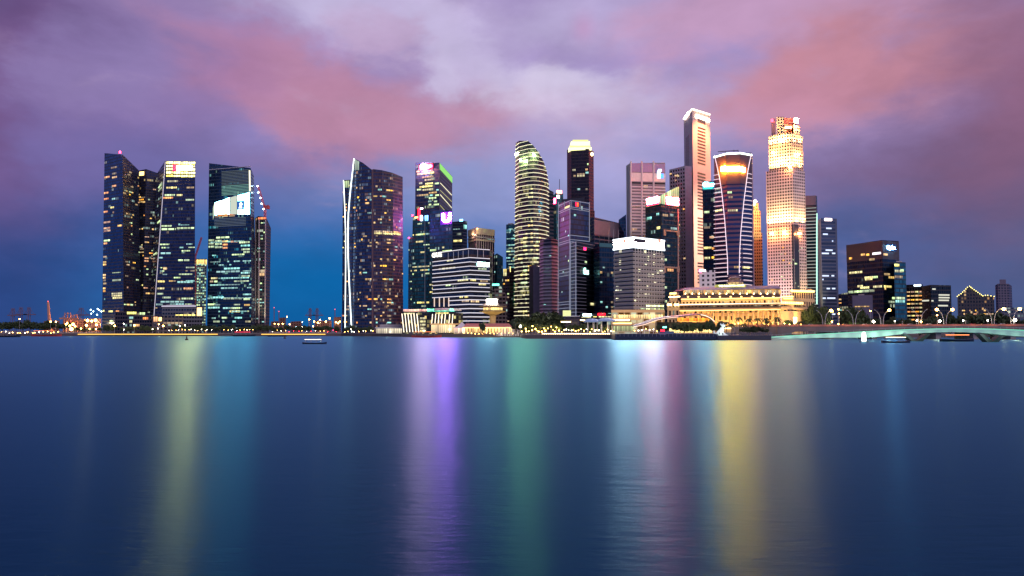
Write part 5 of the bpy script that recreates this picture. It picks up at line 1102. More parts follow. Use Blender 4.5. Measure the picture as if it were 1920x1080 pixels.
# jetty (dark blue timber deck on piles)
jt = thing('jetty', 'dark blue floating jetty along the quay left of the white statue', 'jetty', (PB(1250, 425, 0)))
mb = lowbox(1153, 1347, 626, 636, 428, 12, 420); obj('deck', mb, M['bluehull'], jt)
for k in range(26): q = PB(1155 + k * 7.6, 427 - k * .3, 1.9); mb = MB(); mb.tube([q, q + Vector((0, 0, 1.5))], .06, 4); obj('railing_post', mb, M['frame'], jt)
mb = MB(); mb.tube([PB(1155, 427, 3.4), PB(1345, 419.5, 3.4)], .05, 4); obj('handrail', mb, M['frame'], jt)
mb = lowbox(1236, 1264, 621, 628, 424, 5); obj('kiosk', mb, principled('kiosk_blue', (.05, .12, .2), .5), jt); mb = lowbox(1240, 1246, 618, 621, 423, 2); obj('kiosk_light', mb, MATS['sign_red3'], jt); mb = lowbox(1244, 1250, 612, 615, 424, 2); obj('sign_panel', mb, glow('sign_aqua', C(120, 240, 220), 4), jt)
mb = lowbox(1346, 1446, 629, 637, 419, 10, 417); obj('viewing_deck', mb, principled('deck_dark', (.025, .03, .045), .6), jt)
# white fountain statue: seated beast on a wave base
st = thing('fountain_statue', 'white floodlit fountain statue with a lion head on a curled fish body', 'statue', PB(1350, 424))
wmt = principled('statue_white', (.62, .70, .64), .5, namp=.1)
zz = lambda y: P(1350, y, 424).z
bm_ = bmesh.new()
cx = PB(1353, 424).x; Y0 = 424; z0_, z1_ = zz(629), zz(607.5); H = z1_ - z0_
def chain(name, joints, par, mat, sub=2):
    me = bpy.data.meshes.new(name); me.from_pydata([j[:3] for j in joints], [(i, i + 1) for i in range(len(joints) - 1)], [])
    o = bpy.data.objects.new(name, me); link(o); o.location = (0, 0, 0)
    o.modifiers.new('s', 'SKIN'); 
    for i, j in enumerate(joints): me.skin_vertices[0].data[i].radius = (j[3], j[4] if len(j) > 4 else j[3])
    me.skin_vertices[0].data[0].use_root = True
    m2 = o.modifiers.new('ss', 'SUBSURF'); m2.levels = sub; m2.render_levels = sub
    dg = bpy.context.evaluated_depsgraph_get(); dg.update(); me2 = bpy.data.meshes.new_from_object(o.evaluated_get(dg)); bpy.data.objects.remove(o)
    me2.materials.clear(); me2.materials.append(mat); me2.transform(Matrix.Translation(-WL(par))); o2 = bpy.data.objects.new(name, me2); link(o2); o2.parent = par; return o2
bm_.free()
chain('body', [(cx - 1.7, Y0, z0_ + .4, 1.7), (cx - 1.0, Y0, z0_ + H * .22, 1.7), (cx - .1, Y0, z0_ + H * .42, 1.45), (cx + .45, Y0, z0_ + H * .6, 1.25), (cx + .5, Y0, z0_ + H * .74, 1.1)], st, wmt)
chain('tail', [(cx - 1.8, Y0 + .4, z0_ + .5, 1.2), (cx - 3.4, Y0 + .3, z0_ + .6, .95), (cx - 4.2, Y0, z0_ + 1.5, .6), (cx - 3.8, Y0, z0_ + 2.6, .3)], st, wmt)
chain('head', [(cx + .3, Y0, z0_ + H * .76, 1.2), (cx + .6, Y0 - .3, z0_ + H * .86, 1.3), (cx + 1.2, Y0 - .9, z0_ + H * .85, .85), (cx + 1.6, Y0 - 1.4, z0_ + H * .81, .6)], st, wmt)
for s_ in (-.7, .7): mb = MB(); mb.lathe((cx + .3 + s_, Y0 - .2, z0_ + H * .92), [(.4, 0), (.3, .5), (0, 1.1)], 8); obj('ear', mb, wmt, st)
mb = MB(); mb.lathe((cx - .7, Y0, 0), [(4.6, z0_ - .8), (4.3, z0_), (3.2, z0_ + .7), (2.0, z0_ + 1.6), (0, z0_ + 1.8)], 16); obj('wave_base', mb, wmt, st)
spot((cx - 4, Y0 - 9, 3.5), (cx, Y0, 6), 3800, (.8, 1, .86), 60); spot((cx + 6, Y0 - 8, 3.5), (cx, Y0, 6), 2600, (.85, 1, .9), 60)

# ================================================================== BRIDGES
TOP = [(1432, 633.5), (1470, 630.5), (1510, 628.2), (1560, 625.5), (1610, 622.6), (1660, 620), (1710, 618), (1760, 616.6), (1800, 616), (1850, 616.8), (1900, 618.6), (1960, 621.5), (2040, 626)]
BOT = [(1432, 637.5), (1470, 635.5), (1510, 634.2), (1560, 633.2), (1610, 633), (1645, 632), (1690, 626.5), (1750, 623.4), (1800, 622.5), (1850, 624.5), (1900, 630), (1960, 633), (2040, 637)]
Dx = lambda x: 425 - (x - 1430) * .17
fb = thing('footbridge', 'curved low footbridge with a green floodlit edge at the right', 'bridge', PB(1700, 380))
def interp(L, x):
    for (xa, ya), (xb, yb) in zip(L, L[1:]):
        if xa <= x <= xb: return ya + (yb - ya) * (x - xa) / (xb - xa)
    return L[-1][1]
grn = principled('bridge_green_lit', (.6, .72, .64), .5, namp=.08)  # part of the green floodlight is put into this base colour
mb = MB(); mt_ = MB(); xs = [1432 + k * 12 for k in range(51)]
rows = []
for x in xs:
    D = Dx(x); t_ = P(x, interp(TOP, x), D); bo = P(x, interp(BOT, x), D); md = t_.lerp(bo, .22); bo2 = Vector((bo.x, bo.y + 2.6, bo.z)); rows.append((t_, md + Vector((0, -.35, 0)), bo, bo2 + Vector((0, 6, 0)), t_ + Vector((0, 9, 0))))
for a, c in zip(rows, rows[1:]):
    for i in range(5): j = (i + 1) % 5; mb.quad(a[j], c[j], c[i], a[i])
obj('deck', mb, grn, fb)
for xp in (1720, 1862):
    D = Dx(xp); w = 16
    for dx_ in (-22, 22):
        mb = MB(); a = PB(xp, D + 3, 0.05); e = P(xp + dx_, 626, D + 3); dv = Vector((e.x - a.x, 0, 0)).normalized()
        mb.prism([a + Vector((-1.6, 0, -1)), a + Vector((1.6, 0, -1)), a + Vector((1.6, 4, -1)), a + Vector((-1.6, 4, -1))], [e + Vector((-.8, 0, 0)), e + Vector((.8, 0, 0)), e + Vector((.8, 4, 0)), e + Vector((-.8, 4, 0))]); obj('pier', mb, principled('pier_dark', (.08, .09, .09), .8), fb)
mb = MB(); mb.tube([P(x, interp(TOP, x) - .3, Dx(x) - .1) for x in xs], .12, 5); obj('edge_light', mb, glow('edge_mint_strong', C(120, 235, 190), 1.2), fb)
mb = MB()
for x in xs[::1]:
    p0 = P(x, interp(TOP, x), Dx(x)); mb.tube([p0, p0 + Vector((0, 0, 1.1))], .05, 4)
mb.tube([P(x, interp(TOP, x), Dx(x)) + Vector((0, 0, 1.1)) for x in xs], .06, 4); obj('railing', mb, M['frame'], fb)
for k, x in enumerate(range(1470, 1940, 26)):
    D = Dx(x); q = P(x, 636, D); q = Vector((q.x, D - 7, .5)); e = P(x, interp(TOP, x) + 3, D)
    spot(q, e, 1400 * (1.5 if 1600 < x < 1680 else (.55 if x > 1740 else .8)), (.5, 1, .72), 110, 1, .3)
mk = thing('navigation_marker', 'glowing white buoy marker standing in the water before the footbridge', 'marker', PB(1620, 350, 0))
mb = MB(); mb.lathe(PB(1620, 350, 0), [(.95, -.3), (.95, 2.5), (.8, 3.8), (.5, 4.4), (0, 4.5)], 12); obj('lit_body', mb, glow('marker_white', C(240, 255, 240), 3), mk); mb = MB(); mb.lathe(PB(1620, 350, 0), [(1.9, -.5), (1.9, .3), (0, .4)], 12); obj('float', mb, M['dark'], mk)
# road bridge behind
rb = thing('road_bridge', 'long flat road bridge with a parapet coloured trail red behind the footbridge', 'bridge', PB(1700, 470))
RD = lambda x: 505 - (x - 1400) * .10
zr = 7.6
mb = MB(); RX = [1395 + k * 24 for k in range(30)]
for a_, c_ in zip(RX, RX[1:]):
    a, c = PB(a_, RD(a_), zr), PB(c_, RD(c_), zr); zl = lambda x: 1.6 if x < 1470 else (4.4 if x < 1700 else 5.2)
    mb.prism([Vector((a.x, a.y, zl(a_))), Vector((c.x, c.y, zl(c_))), Vector((c.x, c.y + 30, zl(c_))), Vector((a.x, a.y + 30, zl(a_)))], [a, c, c + Vector((0, 30, 0)), a + Vector((0, 30, 0))])
obj('deck', mb, principled('deck_concrete', (.13, .12, .12), .8), rb)
mb = MB()
for a_, c_ in zip(RX, RX[1:]):
    a, c = PB(a_, RD(a_) - .2, zr), PB(c_, RD(c_) - .2, zr); e = Vector((0, .35, 0)); h_ = Vector((0, 0, 1.15)); mb.prism([a, c, c + e, a + e], [a + h_, c + h_, c + e + h_, a + e + h_])
obj('parapet', mb, principled('parapet_trail_red', (.40, .17, .11), .7), rb)  # red of the traffic light trails put into the parapet colour
for x in (1480, 1560, 1640, 1760, 1830, 1900):
    a = PB(x, RD(x) + 4, 0); mb = MB(); mb.prism([a + Vector(v) for v in ((-1.5, 0, -2), (1.5, 0, -2), (1.5, 20, -2), (-1.5, 20, -2))], [a + Vector(v) for v in ((-1.5, 0, 5.3), (1.5, 0, 5.3), (1.5, 20, 5.3), (-1.5, 20, 5.3))]); obj('pier', mb, M['conc'], rb)
for x in range(1420, 1930, 34): 
    q = PB(x, RD(x) - 3.5, zr + 2.2); spot(q, PB(x, RD(x), zr), 420, (1, .42, .22), 150, 1, .2)  # added red spots, standing in for the glow of traffic trails

# Y shaped street lamps on the road bridge
LAMPS = [(1545, 0, 1), (1602, 0, 0), (1654, 0, 1), (1725, 0, 0), (1772, 1, 1), (1862, 0, 0), (1898, 1, 1)]
def ylamp(x, litl, litr):
    D = RD(x) + 3; p = PB(x, D, zr)
    r_ = thing('street_lamp', None, 'street lamp', p, 'Y shaped street lamps on the road bridge'); 
    for s_, lit in ((-1, litl), (1, litr)):
        pts = [p + Vector((s_ * .6, 0, 0)), p + Vector((s_ * .8, 0, 4)), p + Vector((s_ * 1.6, 0, 7.2)), p + Vector((s_ * 3.2, 0, 9.2)), p + Vector((s_ * 4.3, 0, 9.9))]
        mb = MB(); mb.tube(pts, [.22, .18, .15, .12, .1], 6); pl_ = obj('pole', mb, M['frame'], r_)
        mb = MB(); q = pts[-1]; mb.lathe(q + Vector((s_ * .3, 0, -.1)), [(0, -.8), (.8, -.4), (.8, .4), (0, .8)], 8) if lit else mb.lathe(q, [(0, -.2), (.4, -.1), (.4, .1), (0, .2)], 8)
        obj('lamp_head', mb, LAMPO if lit else M['frame'], pl_)
        if lit: point(q + Vector((0, 0, -1)), 1400, (1, .7, .3))
    reg(r_, 'lit Y shaped street lamp' if (litl or litr) else 'unlit Y shaped street lamp', x)
for a in LAMPS: ylamp(*a)
def lamp(x, y, D, mat, rad=.4, group='lamps along the shore', desc='small white lamp on a post', base=None, arm=False, power=0):
    top = P(x, y, D); base = GZ if base is None else base
    r_ = thing('street_lamp', None, 'lamp', (top.x, top.y, base), group)
    mb = MB(); mb.tube([(top.x, top.y, base), (top.x, top.y, top.z)], .09, 5); obj('pole', mb, M['frame'], r_)
    mb = MB(); mb.lathe(top, [(0, -rad), (rad * .8, -rad * .6), (rad, 0), (rad * .8, rad * .6), (0, rad)], 8); obj('lamp_globe', mb, mat, r_)
    if power: point(top + Vector((0, -1, 0)), power, {'o': (1, .65, .3), 'w': (1, .9, .75)}['o' if mat is LAMPO or mat is LAMPY else 'w'])
    reg(r_, desc, x)
for x, y, m, rd in [(1638, 603, LAMPW, .8), (1678, 602, LAMPW, .35), (1719, 601, LAMPW, .35), (1762, 602, LAMPW, .7), (1806, 601, LAMPW, .4), (1852, 601, LAMPW, .4), (1903, 600, LAMPW, .9), (1727, 603, LAMPO, .5), (1757, 591, LAMPO, .35)]:
    lamp(x, y, RD(x) + 2, m, rd, 'white lamps on the road bridge', 'warm bridge lamp' if m is LAMPO else 'white bridge lamp', zr)
for x, y in [(1692, 603), (1811, 602)]: lamp(x, y, RD(x) + 2, M['frame'], .3, 'white lamps on the road bridge', 'thin unlit lamp post', zr)
# cars on the road bridge (stationary)
def carmesh():
    body = MB(); prof = [(-2.2, .35), (-2.2, .85), (-1.5, 1.0), (-.9, 1.45), (.7, 1.45), (1.3, 1.0), (2.15, .85), (2.2, .35)]
    for y in (-.85, .85): body.poly([(x, y, z) for x, z in (prof if y < 0 else prof[::-1])])
    for (xa, za), (xb, zb) in zip(prof, prof[1:] + prof[:1]): body.quad((xa, -.85, za), (xa, .85, za), (xb, .85, zb), (xb, -.85, zb))
    win = MB()
    for y in (-.87, .85): win.prism([(-1.2, y, 1.0), (1.0, y, 1.0), (1.0, y + .02, 1.0), (-1.2, y + .02, 1.0)], [(-.8, y, 1.38), (.6, y, 1.38), (.6, y + .02, 1.38), (-.8, y + .02, 1.38)])
    wh = []
    for x in (-1.4, 1.4):
        for y in (-.88, .7):
            w = MB(); w.tube([(x, y, .33), (x, y + .18, .33)], .33, 12); wh.append(w)
    li = []
    for x, y in ((2.2, -.6), (2.2, .6)): l = MB(); l.box((x, y, .7), .1, .35, .18); li.append(l)
    tl_ = []
    for x, y in ((-2.2, -.6), (-2.2, .6)): l = MB(); l.box((x, y, .75), .1, .35, .18); tl_.append(l)
    return body, win, wh, li, tl_
cb = carmesh(); HLM = glow('headlight', C(255, 246, 220), 20); TLM = glow('tail_light', C(255, 20, 20), 14)
CM = {}
def car(x, off, col, head, rz=0):
    D = RD(x) + off; p = PB(x, D, zr + .02); r_ = thing('car', None, 'car', p, 'cars on the road bridge'); r_.rotation_euler = (0, 0, rz)
    pm = principled('car_paint_' + col[0], col[1], .3)
    if not CM: CM.update(body={}, win=cb[1].mesh('window', M['dark']), wh=[w.mesh('wheel', M['dark']) for w in cb[2]], li=[w.mesh('headlight', HLM) for w in cb[3]], tl=[w.mesh('tail_light', TLM) for w in cb[4]])
    if col[0] not in CM['body']: CM['body'][col[0]] = cb[0].mesh('body', pm)
    def ch(n, me): o = bpy.data.objects.new(n, me); link(o); o.parent = r_
    ch('body', CM['body'][col[0]]); ch('window', CM['win']); [ch('wheel', w) for w in CM['wh']]; [ch('headlight', w) for w in CM['li']]; [ch('tail_light', w) for w in CM['tl']]
    reg(r_, col[0] + ' car on the road bridge', x)
for i, (x, off, col) in enumerate([(1430, 4, ('silver', (.4, .4, .42))), (1475, 8, ('red', (.35, .03, .03))), (1520, 4, ('white', (.6, .6, .6))), (1583, 7, ('black', (.03, .03, .03))), (1622, 4, ('silver', (.4, .4, .42))), (1690, 4, ('red', (.35, .03, .03))), (1706, 8, ('white', (.6, .6, .6))), (1742, 4, ('white', (.6, .6, .6))), (1790, 8, ('black', (.03, .03, .03))), (1822, 4, ('red', (.35, .03, .03))), (1880, 4, ('silver', (.4, .4, .42)))]):
    car(x, off, col, True, 0.1 + (math.pi if i % 3 == 0 else 0))
#@@TREES

# ================================================================== TREES
def leafmesh(seed, rx, rz, n, size, mat, lobes=7):
    rg = random.Random(seed); mb = MB()
    L = [Vector((rg.uniform(-.6, .6) * rx, rg.uniform(-.6, .6) * rx, rg.uniform(-.35, .45) * rz)) for _ in range(lobes)]
    for i in range(n):
        c = rg.choice(L); d = Vector((rg.gauss(0, 1), rg.gauss(0, 1), rg.gauss(0, 1))).normalized() * rg.random() ** .45
        p = c + Vector((d.x * rx * .48, d.y * rx * .48, d.z * rz * .42))
        a = Vector((rg.uniform(-1, 1), rg.uniform(-1, 1), rg.uniform(-1, 1))).normalized(); e = a.orthogonal().normalized(); f = a.cross(e); s = size * rg.uniform(.5, 1.3)
        mb.quad(p - e * s, p - f * s * .6, p + e * s, p + f * s * .6)
    return mb.mesh('crown', mat)
CROWN = [leafmesh(k, 5.0, 4.2, 900, .85, M['leaf'], 8 + k % 3) for k in range(5)]
CROWN_LAMPLIT = [leafmesh(20 + k, 5.0, 4.2, 520, .7, M['leaf_lamplit'], 8) for k in range(2)]
def trunkmesh(seed):
    rg = random.Random(seed); mb = MB(); mb.tube([(0, 0, 0), (.1, 0, 1.5), (rg.uniform(-.3, .3), 0, 3.4)], [.38, .28, .2], 7)
    for k in range(4):
        a = k * 1.6 + rg.random(); mb.tube([(0.05, 0, 2.2 + .2 * k), (math.cos(a) * 1.4, math.sin(a) * 1.4, 4.2), (math.cos(a) * 2.6, math.sin(a) * 2.6, 5.4)], [.18, .1, .04], 5)
    return mb.mesh('trunk', M['bark'])
TRUNK = [trunkmesh(k) for k in range(3)]
tn = 0
def tree(x, D, ytop, wpx, light=False, desc=None, base=GZ):
    global tn; tn += 1
    p = PB(x, D, base); H = P(x, ytop, D).z - base; wd_ = wpx * D / F
    r_ = thing('tree', None, 'tree', p, 'trees along the waterfront')
    sx = wd_ / 10.5; sz = H / 9.6; r_.rotation_euler = (0, 0, tn * 1.7)
    t_ = bpy.data.objects.new('trunk', TRUNK[tn % 3]); link(t_); t_.parent = r_; t_.scale = (max(sx, .5), max(sx, .5), sz)
    c = bpy.data.objects.new('crown', (CROWN_LAMPLIT if light else CROWN)[tn % (2 if light else 5)]); link(c); c.parent = r_; c.location = (0, 0, 5.6 * sz); c.scale = (sx, sx, sz)
    reg(r_, desc or ('tree in lamplit leaf colour' if light else ('broad dark tree' if wpx > 22 else 'small dark tree')), x)
rg = random.Random(9)
for x in range(4, 130, 13): tree(x, 1150, rg.uniform(598, 606), 24)
for x in range(140, 190, 12): tree(x, 950, rg.uniform(611, 615), 14)
for x in (200, 212, 228, 240, 254, 270, 283, 330, 345): tree(x, 790, rg.uniform(607, 613), rg.uniform(12, 18))
for x in range(358, 640, 13): tree(x, 780 + rg.uniform(-15, 15), rg.uniform(607.5, 612), rg.uniform(15, 20))
for x in range(650, 705, 11): tree(x, 730, rg.uniform(608, 613), 14)
for x, y, w in [(905, 603, 14), (968, 593, 30), (985, 590, 40), (1004, 583, 48), (1026, 580, 54), (1043, 585, 40), (1056, 594, 30), (1014, 592, 40), (995, 597, 36), (1037, 596, 40)]: tree(x, 570, y, w)
for x, y, w in [(1068, 606, 18), (1082, 606, 18), (1097, 605, 18), (1112, 606, 16), (1126, 605, 18), (1141, 606, 16)]: tree(x, 515, y, w)
for x, y, w in [(1236, 606, 14), (1250, 605, 18), (1266, 604, 20), (1282, 604, 20), (1298, 603, 20), (1312, 604, 22), (1328, 598, 24), (1340, 607, 16), (1352, 602, 16)]: tree(x, 450, y, w)
for x, y, w in [(1405, 612, 20), (1418, 609, 24), (1432, 613, 20), (1392, 612, 16)]: tree(x, 455, y, w)
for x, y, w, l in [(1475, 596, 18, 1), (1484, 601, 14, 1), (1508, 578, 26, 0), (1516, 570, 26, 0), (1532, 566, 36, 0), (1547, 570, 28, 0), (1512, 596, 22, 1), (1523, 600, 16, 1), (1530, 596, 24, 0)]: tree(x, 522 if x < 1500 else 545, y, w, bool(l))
for x, y, w in [(1590, 575, 30), (1604, 571, 34), (1617, 582, 24), (1632, 592, 26), (1650, 594, 28), (1668, 592, 26), (1686, 596, 26), (1704, 594, 26), (1722, 596, 24), (1742, 590, 30), (1762, 588, 34), (1782, 586, 36), (1804, 587, 34), (1826, 583, 36), (1848, 584, 34), (1868, 582, 34), (1888, 588, 28), (1906, 594, 24), (1922, 596, 22)]: tree(x, 585, y, w)
for x, y in [(1607, 601), (1596, 602), (1620, 604)]: tree(x, 560, y, 14, True)
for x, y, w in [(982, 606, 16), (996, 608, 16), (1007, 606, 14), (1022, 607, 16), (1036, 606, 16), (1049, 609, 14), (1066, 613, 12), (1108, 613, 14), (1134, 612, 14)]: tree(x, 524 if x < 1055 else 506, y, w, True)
# palms
def palmmesh():
    t_ = MB(); t_.tube([(0, 0, 0), (.12, 0, 3), (.05, 0, 6.2)], [.22, .16, .13], 6); c = MB()
    for k in range(13):
        a = k * 2.399; up = .9 - .09 * k; prev = None
        for j in range(6):
            s = j / 5; q = Vector((math.cos(a) * 2.6 * s, math.sin(a) * 2.6 * s, 6.2 + up * 1.6 * s - 2.3 * s * s)); w = .34 * math.sin(math.pi * (.15 + .8 * s)); side = Vector((-math.sin(a), math.cos(a), -.25)) * w
            if prev: c.quad(prev[0] - prev[1], prev[0] + prev[1], q + side, q - side)
            prev = (q, side)
    return t_.mesh('trunk', M['bark']), c.mesh('crown', M['leaf'])
PT, PC = palmmesh()
def palm(x, D, ytop):
    p = PB(x, D); H = P(x, ytop, D).z - GZ; r_ = thing('palm_tree', None, 'palm tree', p, 'palm trees before the golden hotel'); r_.rotation_euler = (0, 0, x * 1.3)
    for n_, me in (('trunk', PT), ('crown', PC)):
        o = bpy.data.objects.new(n_, me); link(o); o.parent = r_; o.scale = (1.25, 1.25, H / 6.9)
    reg(r_, 'slim palm tree', x)
for x, y in [(1352, 600), (1362, 602), (1386, 592.5), (1404, 595), (1421, 594), (1436, 594), (1440, 600), (1457, 592), (1372, 606), (1395, 606), (966, 603), (975, 603), (1000, 609), (1013, 607), (1020, 609), (1033, 608), (1507, 600), (1498, 601)]: palm(x, 498 if x > 1300 else 530, y)

# ================================================================== LAMPS ALONG THE SHORE
rg = random.Random(4)
for k in range(38):
    x = 1018 + k * 3.36; D = 485; p = PB(x, 498 - (x - 1015) * .085, GZ)
    r_ = thing('quay_light', None, 'lamp', p, 'row of bollard lights on the quay edge'); mb = MB(); mb.lathe(p, [(.14, 0), (.14, .35)], 6); obj('post', mb, M['dark'], r_); mb = MB(); mb.lathe(p, [(0, .3), (.32, .5), (.32, .75), (0, .95)], 8); obj('lamp_globe', mb, glow('bollard_glow', C(255, 218, 166), 9), r_); reg(r_, 'small bollard light on the quay edge', x)
SHORE = []
for x in range(4, 110, 7): SHORE.append((x + rg.uniform(-2, 2), rg.uniform(621.5, 625), 760, rg.choice([LAMPW, LAMPO, LAMPO]), .35))
for x, y, r_ in [(95, 603, .8), (105, 603.5, .7), (37, 598, .7), (124, 608, .9), (137, 608, 1.4), (131, 611, 1.0), (134, 617, 1.8), (162, 610, 1.2), (181, 609, 1.1), (164, 601, 1.5), (179, 600.5, 1.5), (172, 602, 1.2), (152, 616, .7), (168, 616.5, .7), (180, 617, .7), (126, 606, .8), (141, 612, .8)]: SHORE.append((x, y, 900, LAMPO if r_ < 1.7 else LAMPY, r_))
for x, y, r_ in [(215, 611, .9), (252, 610, .9), (298, 608, .6), (306, 611, .9), (232, 607, .5), (232, 618, .4), (286, 617, .4), (296, 616, .4), (337, 611, .5), (347, 610, .5), (500, 612, .4)]: SHORE.append((x, y, 785, LAMPO if r_ > .5 else LAMPW, r_ * .9))
for x in range(318, 480, 6): SHORE.append((x + rg.uniform(-2, 2), rg.uniform(617.5, 620), 770, rg.choice([LAMPW, LAMPO]), .22))
for x, y, r_, m in [(537, 613, .9, LAMPO), (555, 612, .55, LAMPC), (567, 613, .8, LAMPW), (587, 612, .6, LAMPO), (608, 613, .5, LAMPC), (515, 607, .6, LAMPO), (522, 608, .7, LAMPO), (530, 607, .7, LAMPO), (543, 608, .6, LAMPO), (538, 594, .6, LAMPO), (580, 599, .7, LAMPO), (589, 603, .8, LAMPO), (600, 600, .8, LAMPO), (596, 605, .8, LAMPO), (611, 603, .9, LAMPO), (618, 597, .8, LAMPO), (567, 604, .4, LAMPC), (630, 604, .8, LAMPY), (634, 606, .8, LAMPY), (637, 603, .8, LAMPY)]: SHORE.append((x, y, 900, m, r_ * .9))
for x in range(512, 640, 8): SHORE.append((x + rg.uniform(-2, 2), rg.uniform(619, 622), 765, rg.choice([LAMPW, LAMPO, LAMPR]), .2))
for x in range(645, 760, 7): SHORE.append((x + rg.uniform(-2, 2), rg.uniform(617, 623), 705, rg.choice([LAMPW, LAMPO]), .24))
for x in range(980, 1060, 4): SHORE.append((x + rg.uniform(-2, 2), rg.uniform(610, 623), 520, rg.choice([LAMPY, LAMPO, LAMPY]), rg.uniform(.2, .42)))
SHORE.append((976, 612, 525, LAMPW, .8))
for x in range(1060, 1155, 5): SHORE.append((x + rg.uniform(-2, 2), rg.uniform(617, 623), 505, rg.choice([LAMPY, LAMPO, LAMPW]), rg.uniform(.18, .36)))
for x in range(1190, 1240, 7): SHORE.append((x, rg.uniform(615, 622), 450, rg.choice([LAMPW, LAMPO]), .2))
for x in range(1360, 1510, 8): SHORE.append((x + rg.uniform(-2, 2), rg.uniform(606, 616), 512, rg.choice([LAMPY, LAMPO, LAMPY]), rg.uniform(.2, .4)))
for x, y in [(1526, 589), (1528, 594), (1510, 615), (1561, 584), (1555, 615), (1560, 603), (1549, 607), (1572, 608), (1586, 611), (1700, 612), (1632, 583), (1572, 580), (1573, 588)]: SHORE.append((x, y, 548, LAMPO, .45))
for x in range(870, 975, 7): SHORE.append((x, rg.uniform(624, 626), 603, rg.choice([LAMPY, LAMPO]), .25))
for x, y, D, m, r_ in SHORE: lamp(x, y, D, m, r_, desc={'lamp_white': 'white globe lamp', 'lamp_orange': 'orange globe lamp', 'lamp_yellow': 'yellow globe lamp', 'lamp_red': 'red globe lamp', 'lamp_cool': 'bluish globe lamp'}[m.name])
for x, y, D, pw, c in [(990, 614, 528, 2600, (1, .7, .2)), (1010, 614, 528, 2200, (1, .7, .2)), (1030, 616, 528, 2000, (1, .65, .2)), (1048, 618, 520, 1500, (1, .65, .2)), (1100, 619, 508, 1200, (1, .75, .4)), (1140, 619, 500, 1500, (1, .7, .35)), (1300, 619, 440, 1200, (1, .85, .5)), (1475, 612, 515, 1500, (1, .75, .25)), (1512, 606, 535, 1200, (1, .7, .25)), (1522, 600, 535, 900, (1, .7, .3)), (1604, 606, 550, 2500, (.8, 1, .3)), (1385, 614, 490, 1500, (1, .65, .25)), (1425, 614, 490, 1500, (1, .65, .25)), (165, 606, 930, 12000, (1, .6, .2)), (135, 612, 890, 9000, (1, .65, .25)), (230, 615, 770, 1800, (1, .7, .35)), (300, 613, 780, 3000, (1, .65, .3)), (265, 616, 770, 1500, (1, .7, .35)), (530, 608, 880, 6000, (1, .6, .25)), (600, 605, 900, 7000, (1, .6, .25)), (725, 622, 680, 1500, (1, .85, .6)), (1560, 608, 540, 1800, (1, .8, .5))]: point(P(x, y, D), pw, c)

# ================================================================== PORT AND FAR THINGS ON THE LEFT
def gantry(x, D, ytop, w, lab, col):
    r_ = thing('port_crane', lab, 'crane', PB(x, D)); z1 = P(x, ytop, D).z; p = PB(x, D); s = w * D / F / 2
    mb = MB()
    for sx in (-s, s):
        for sy in (-4, 4): mb.tube([p + Vector((sx, sy, 0)), p + Vector((sx * .6, sy, z1 - GZ))], .7, 5)
    for f_ in (.35, .65): mb.tube([p + Vector((-s, -4, (z1 - GZ) * f_)), p + Vector((s, -4, (z1 - GZ) * f_))], .5, 5)
    obj('legs', mb, col, r_); mb = MB(); zb_ = GZ + (z1 - GZ) * .7; mb.box((p.x + 2, p.y, zb_), 30, 3, 2.4); mb.tube([(p.x, p.y, z1), (p.x + 14, p.y, zb_)], .4, 4); mb.tube([(p.x, p.y, z1), (p.x - 11, p.y, zb_)], .4, 4); obj('boom', mb, col, r_)
farc = principled('far_steel', (.12, .08, .12), .8); faro = principled('far_steel_orange', (.4, .2, .12), .8)
for i, (x, y) in enumerate([(23, 578), (38, 576), (53, 576)]): gantry(x, 2000, y, 4, ['left', 'middle', 'right'][i] + ' one of three distant dark port cranes at the far left edge', farc)
gantry(151, 1600, 577, 5, 'distant dark port crane just left of the leftmost tower', farc)
for i, x in enumerate((581, 594)): gantry(x, 2200, 578, 4, ['left', 'right'][i] + ' one of two distant grey cranes in the open gap', farc)
for i, (x, y, w) in enumerate([(126, 586, 9), (139, 590, 8)]): gantry(x, 1300, y, w, ['left', 'right'][i] + ' one of two orange floodlit gantries above the port lamps', faro)
ch_ = thing('light_mast', 'tall tapering brown mast with red tip on the left port shore', 'mast', PB(93, 1300)); mb = MB(); mb.tube([PB(94.5, 1300), P(90, 566, 1300)], [3.2, 1.6], 8); obj('mast', mb, faro, ch_); mb = MB(); mb.lathe(P(90, 565, 1300), [(0, -1), (1, 0), (0, 1)], 6); obj('lamp', mb, glow('dim_red', C(255, 90, 80), 3), ch_)
for i, (x, y) in enumerate([(514, 577), (523, 584), (628, 580)]):
    m2 = thing('light_mast', ['slim distant mast with a red tip right of the unfinished tower', 'short distant mast in the open gap between the towers', 'distant mast just left of the curved towers'][i], 'mast', PB(x, 1500)); mb = MB(); mb.tube([PB(x, 1500), P(x, y, 1500)], .8, 5); obj('mast', mb, farc, m2); mb = MB(); mb.lathe(P(x, y, 1498), [(0, -1), (.9, 0), (0, 1)], 6); obj('lamp', mb, MATS['dim_red'], m2)
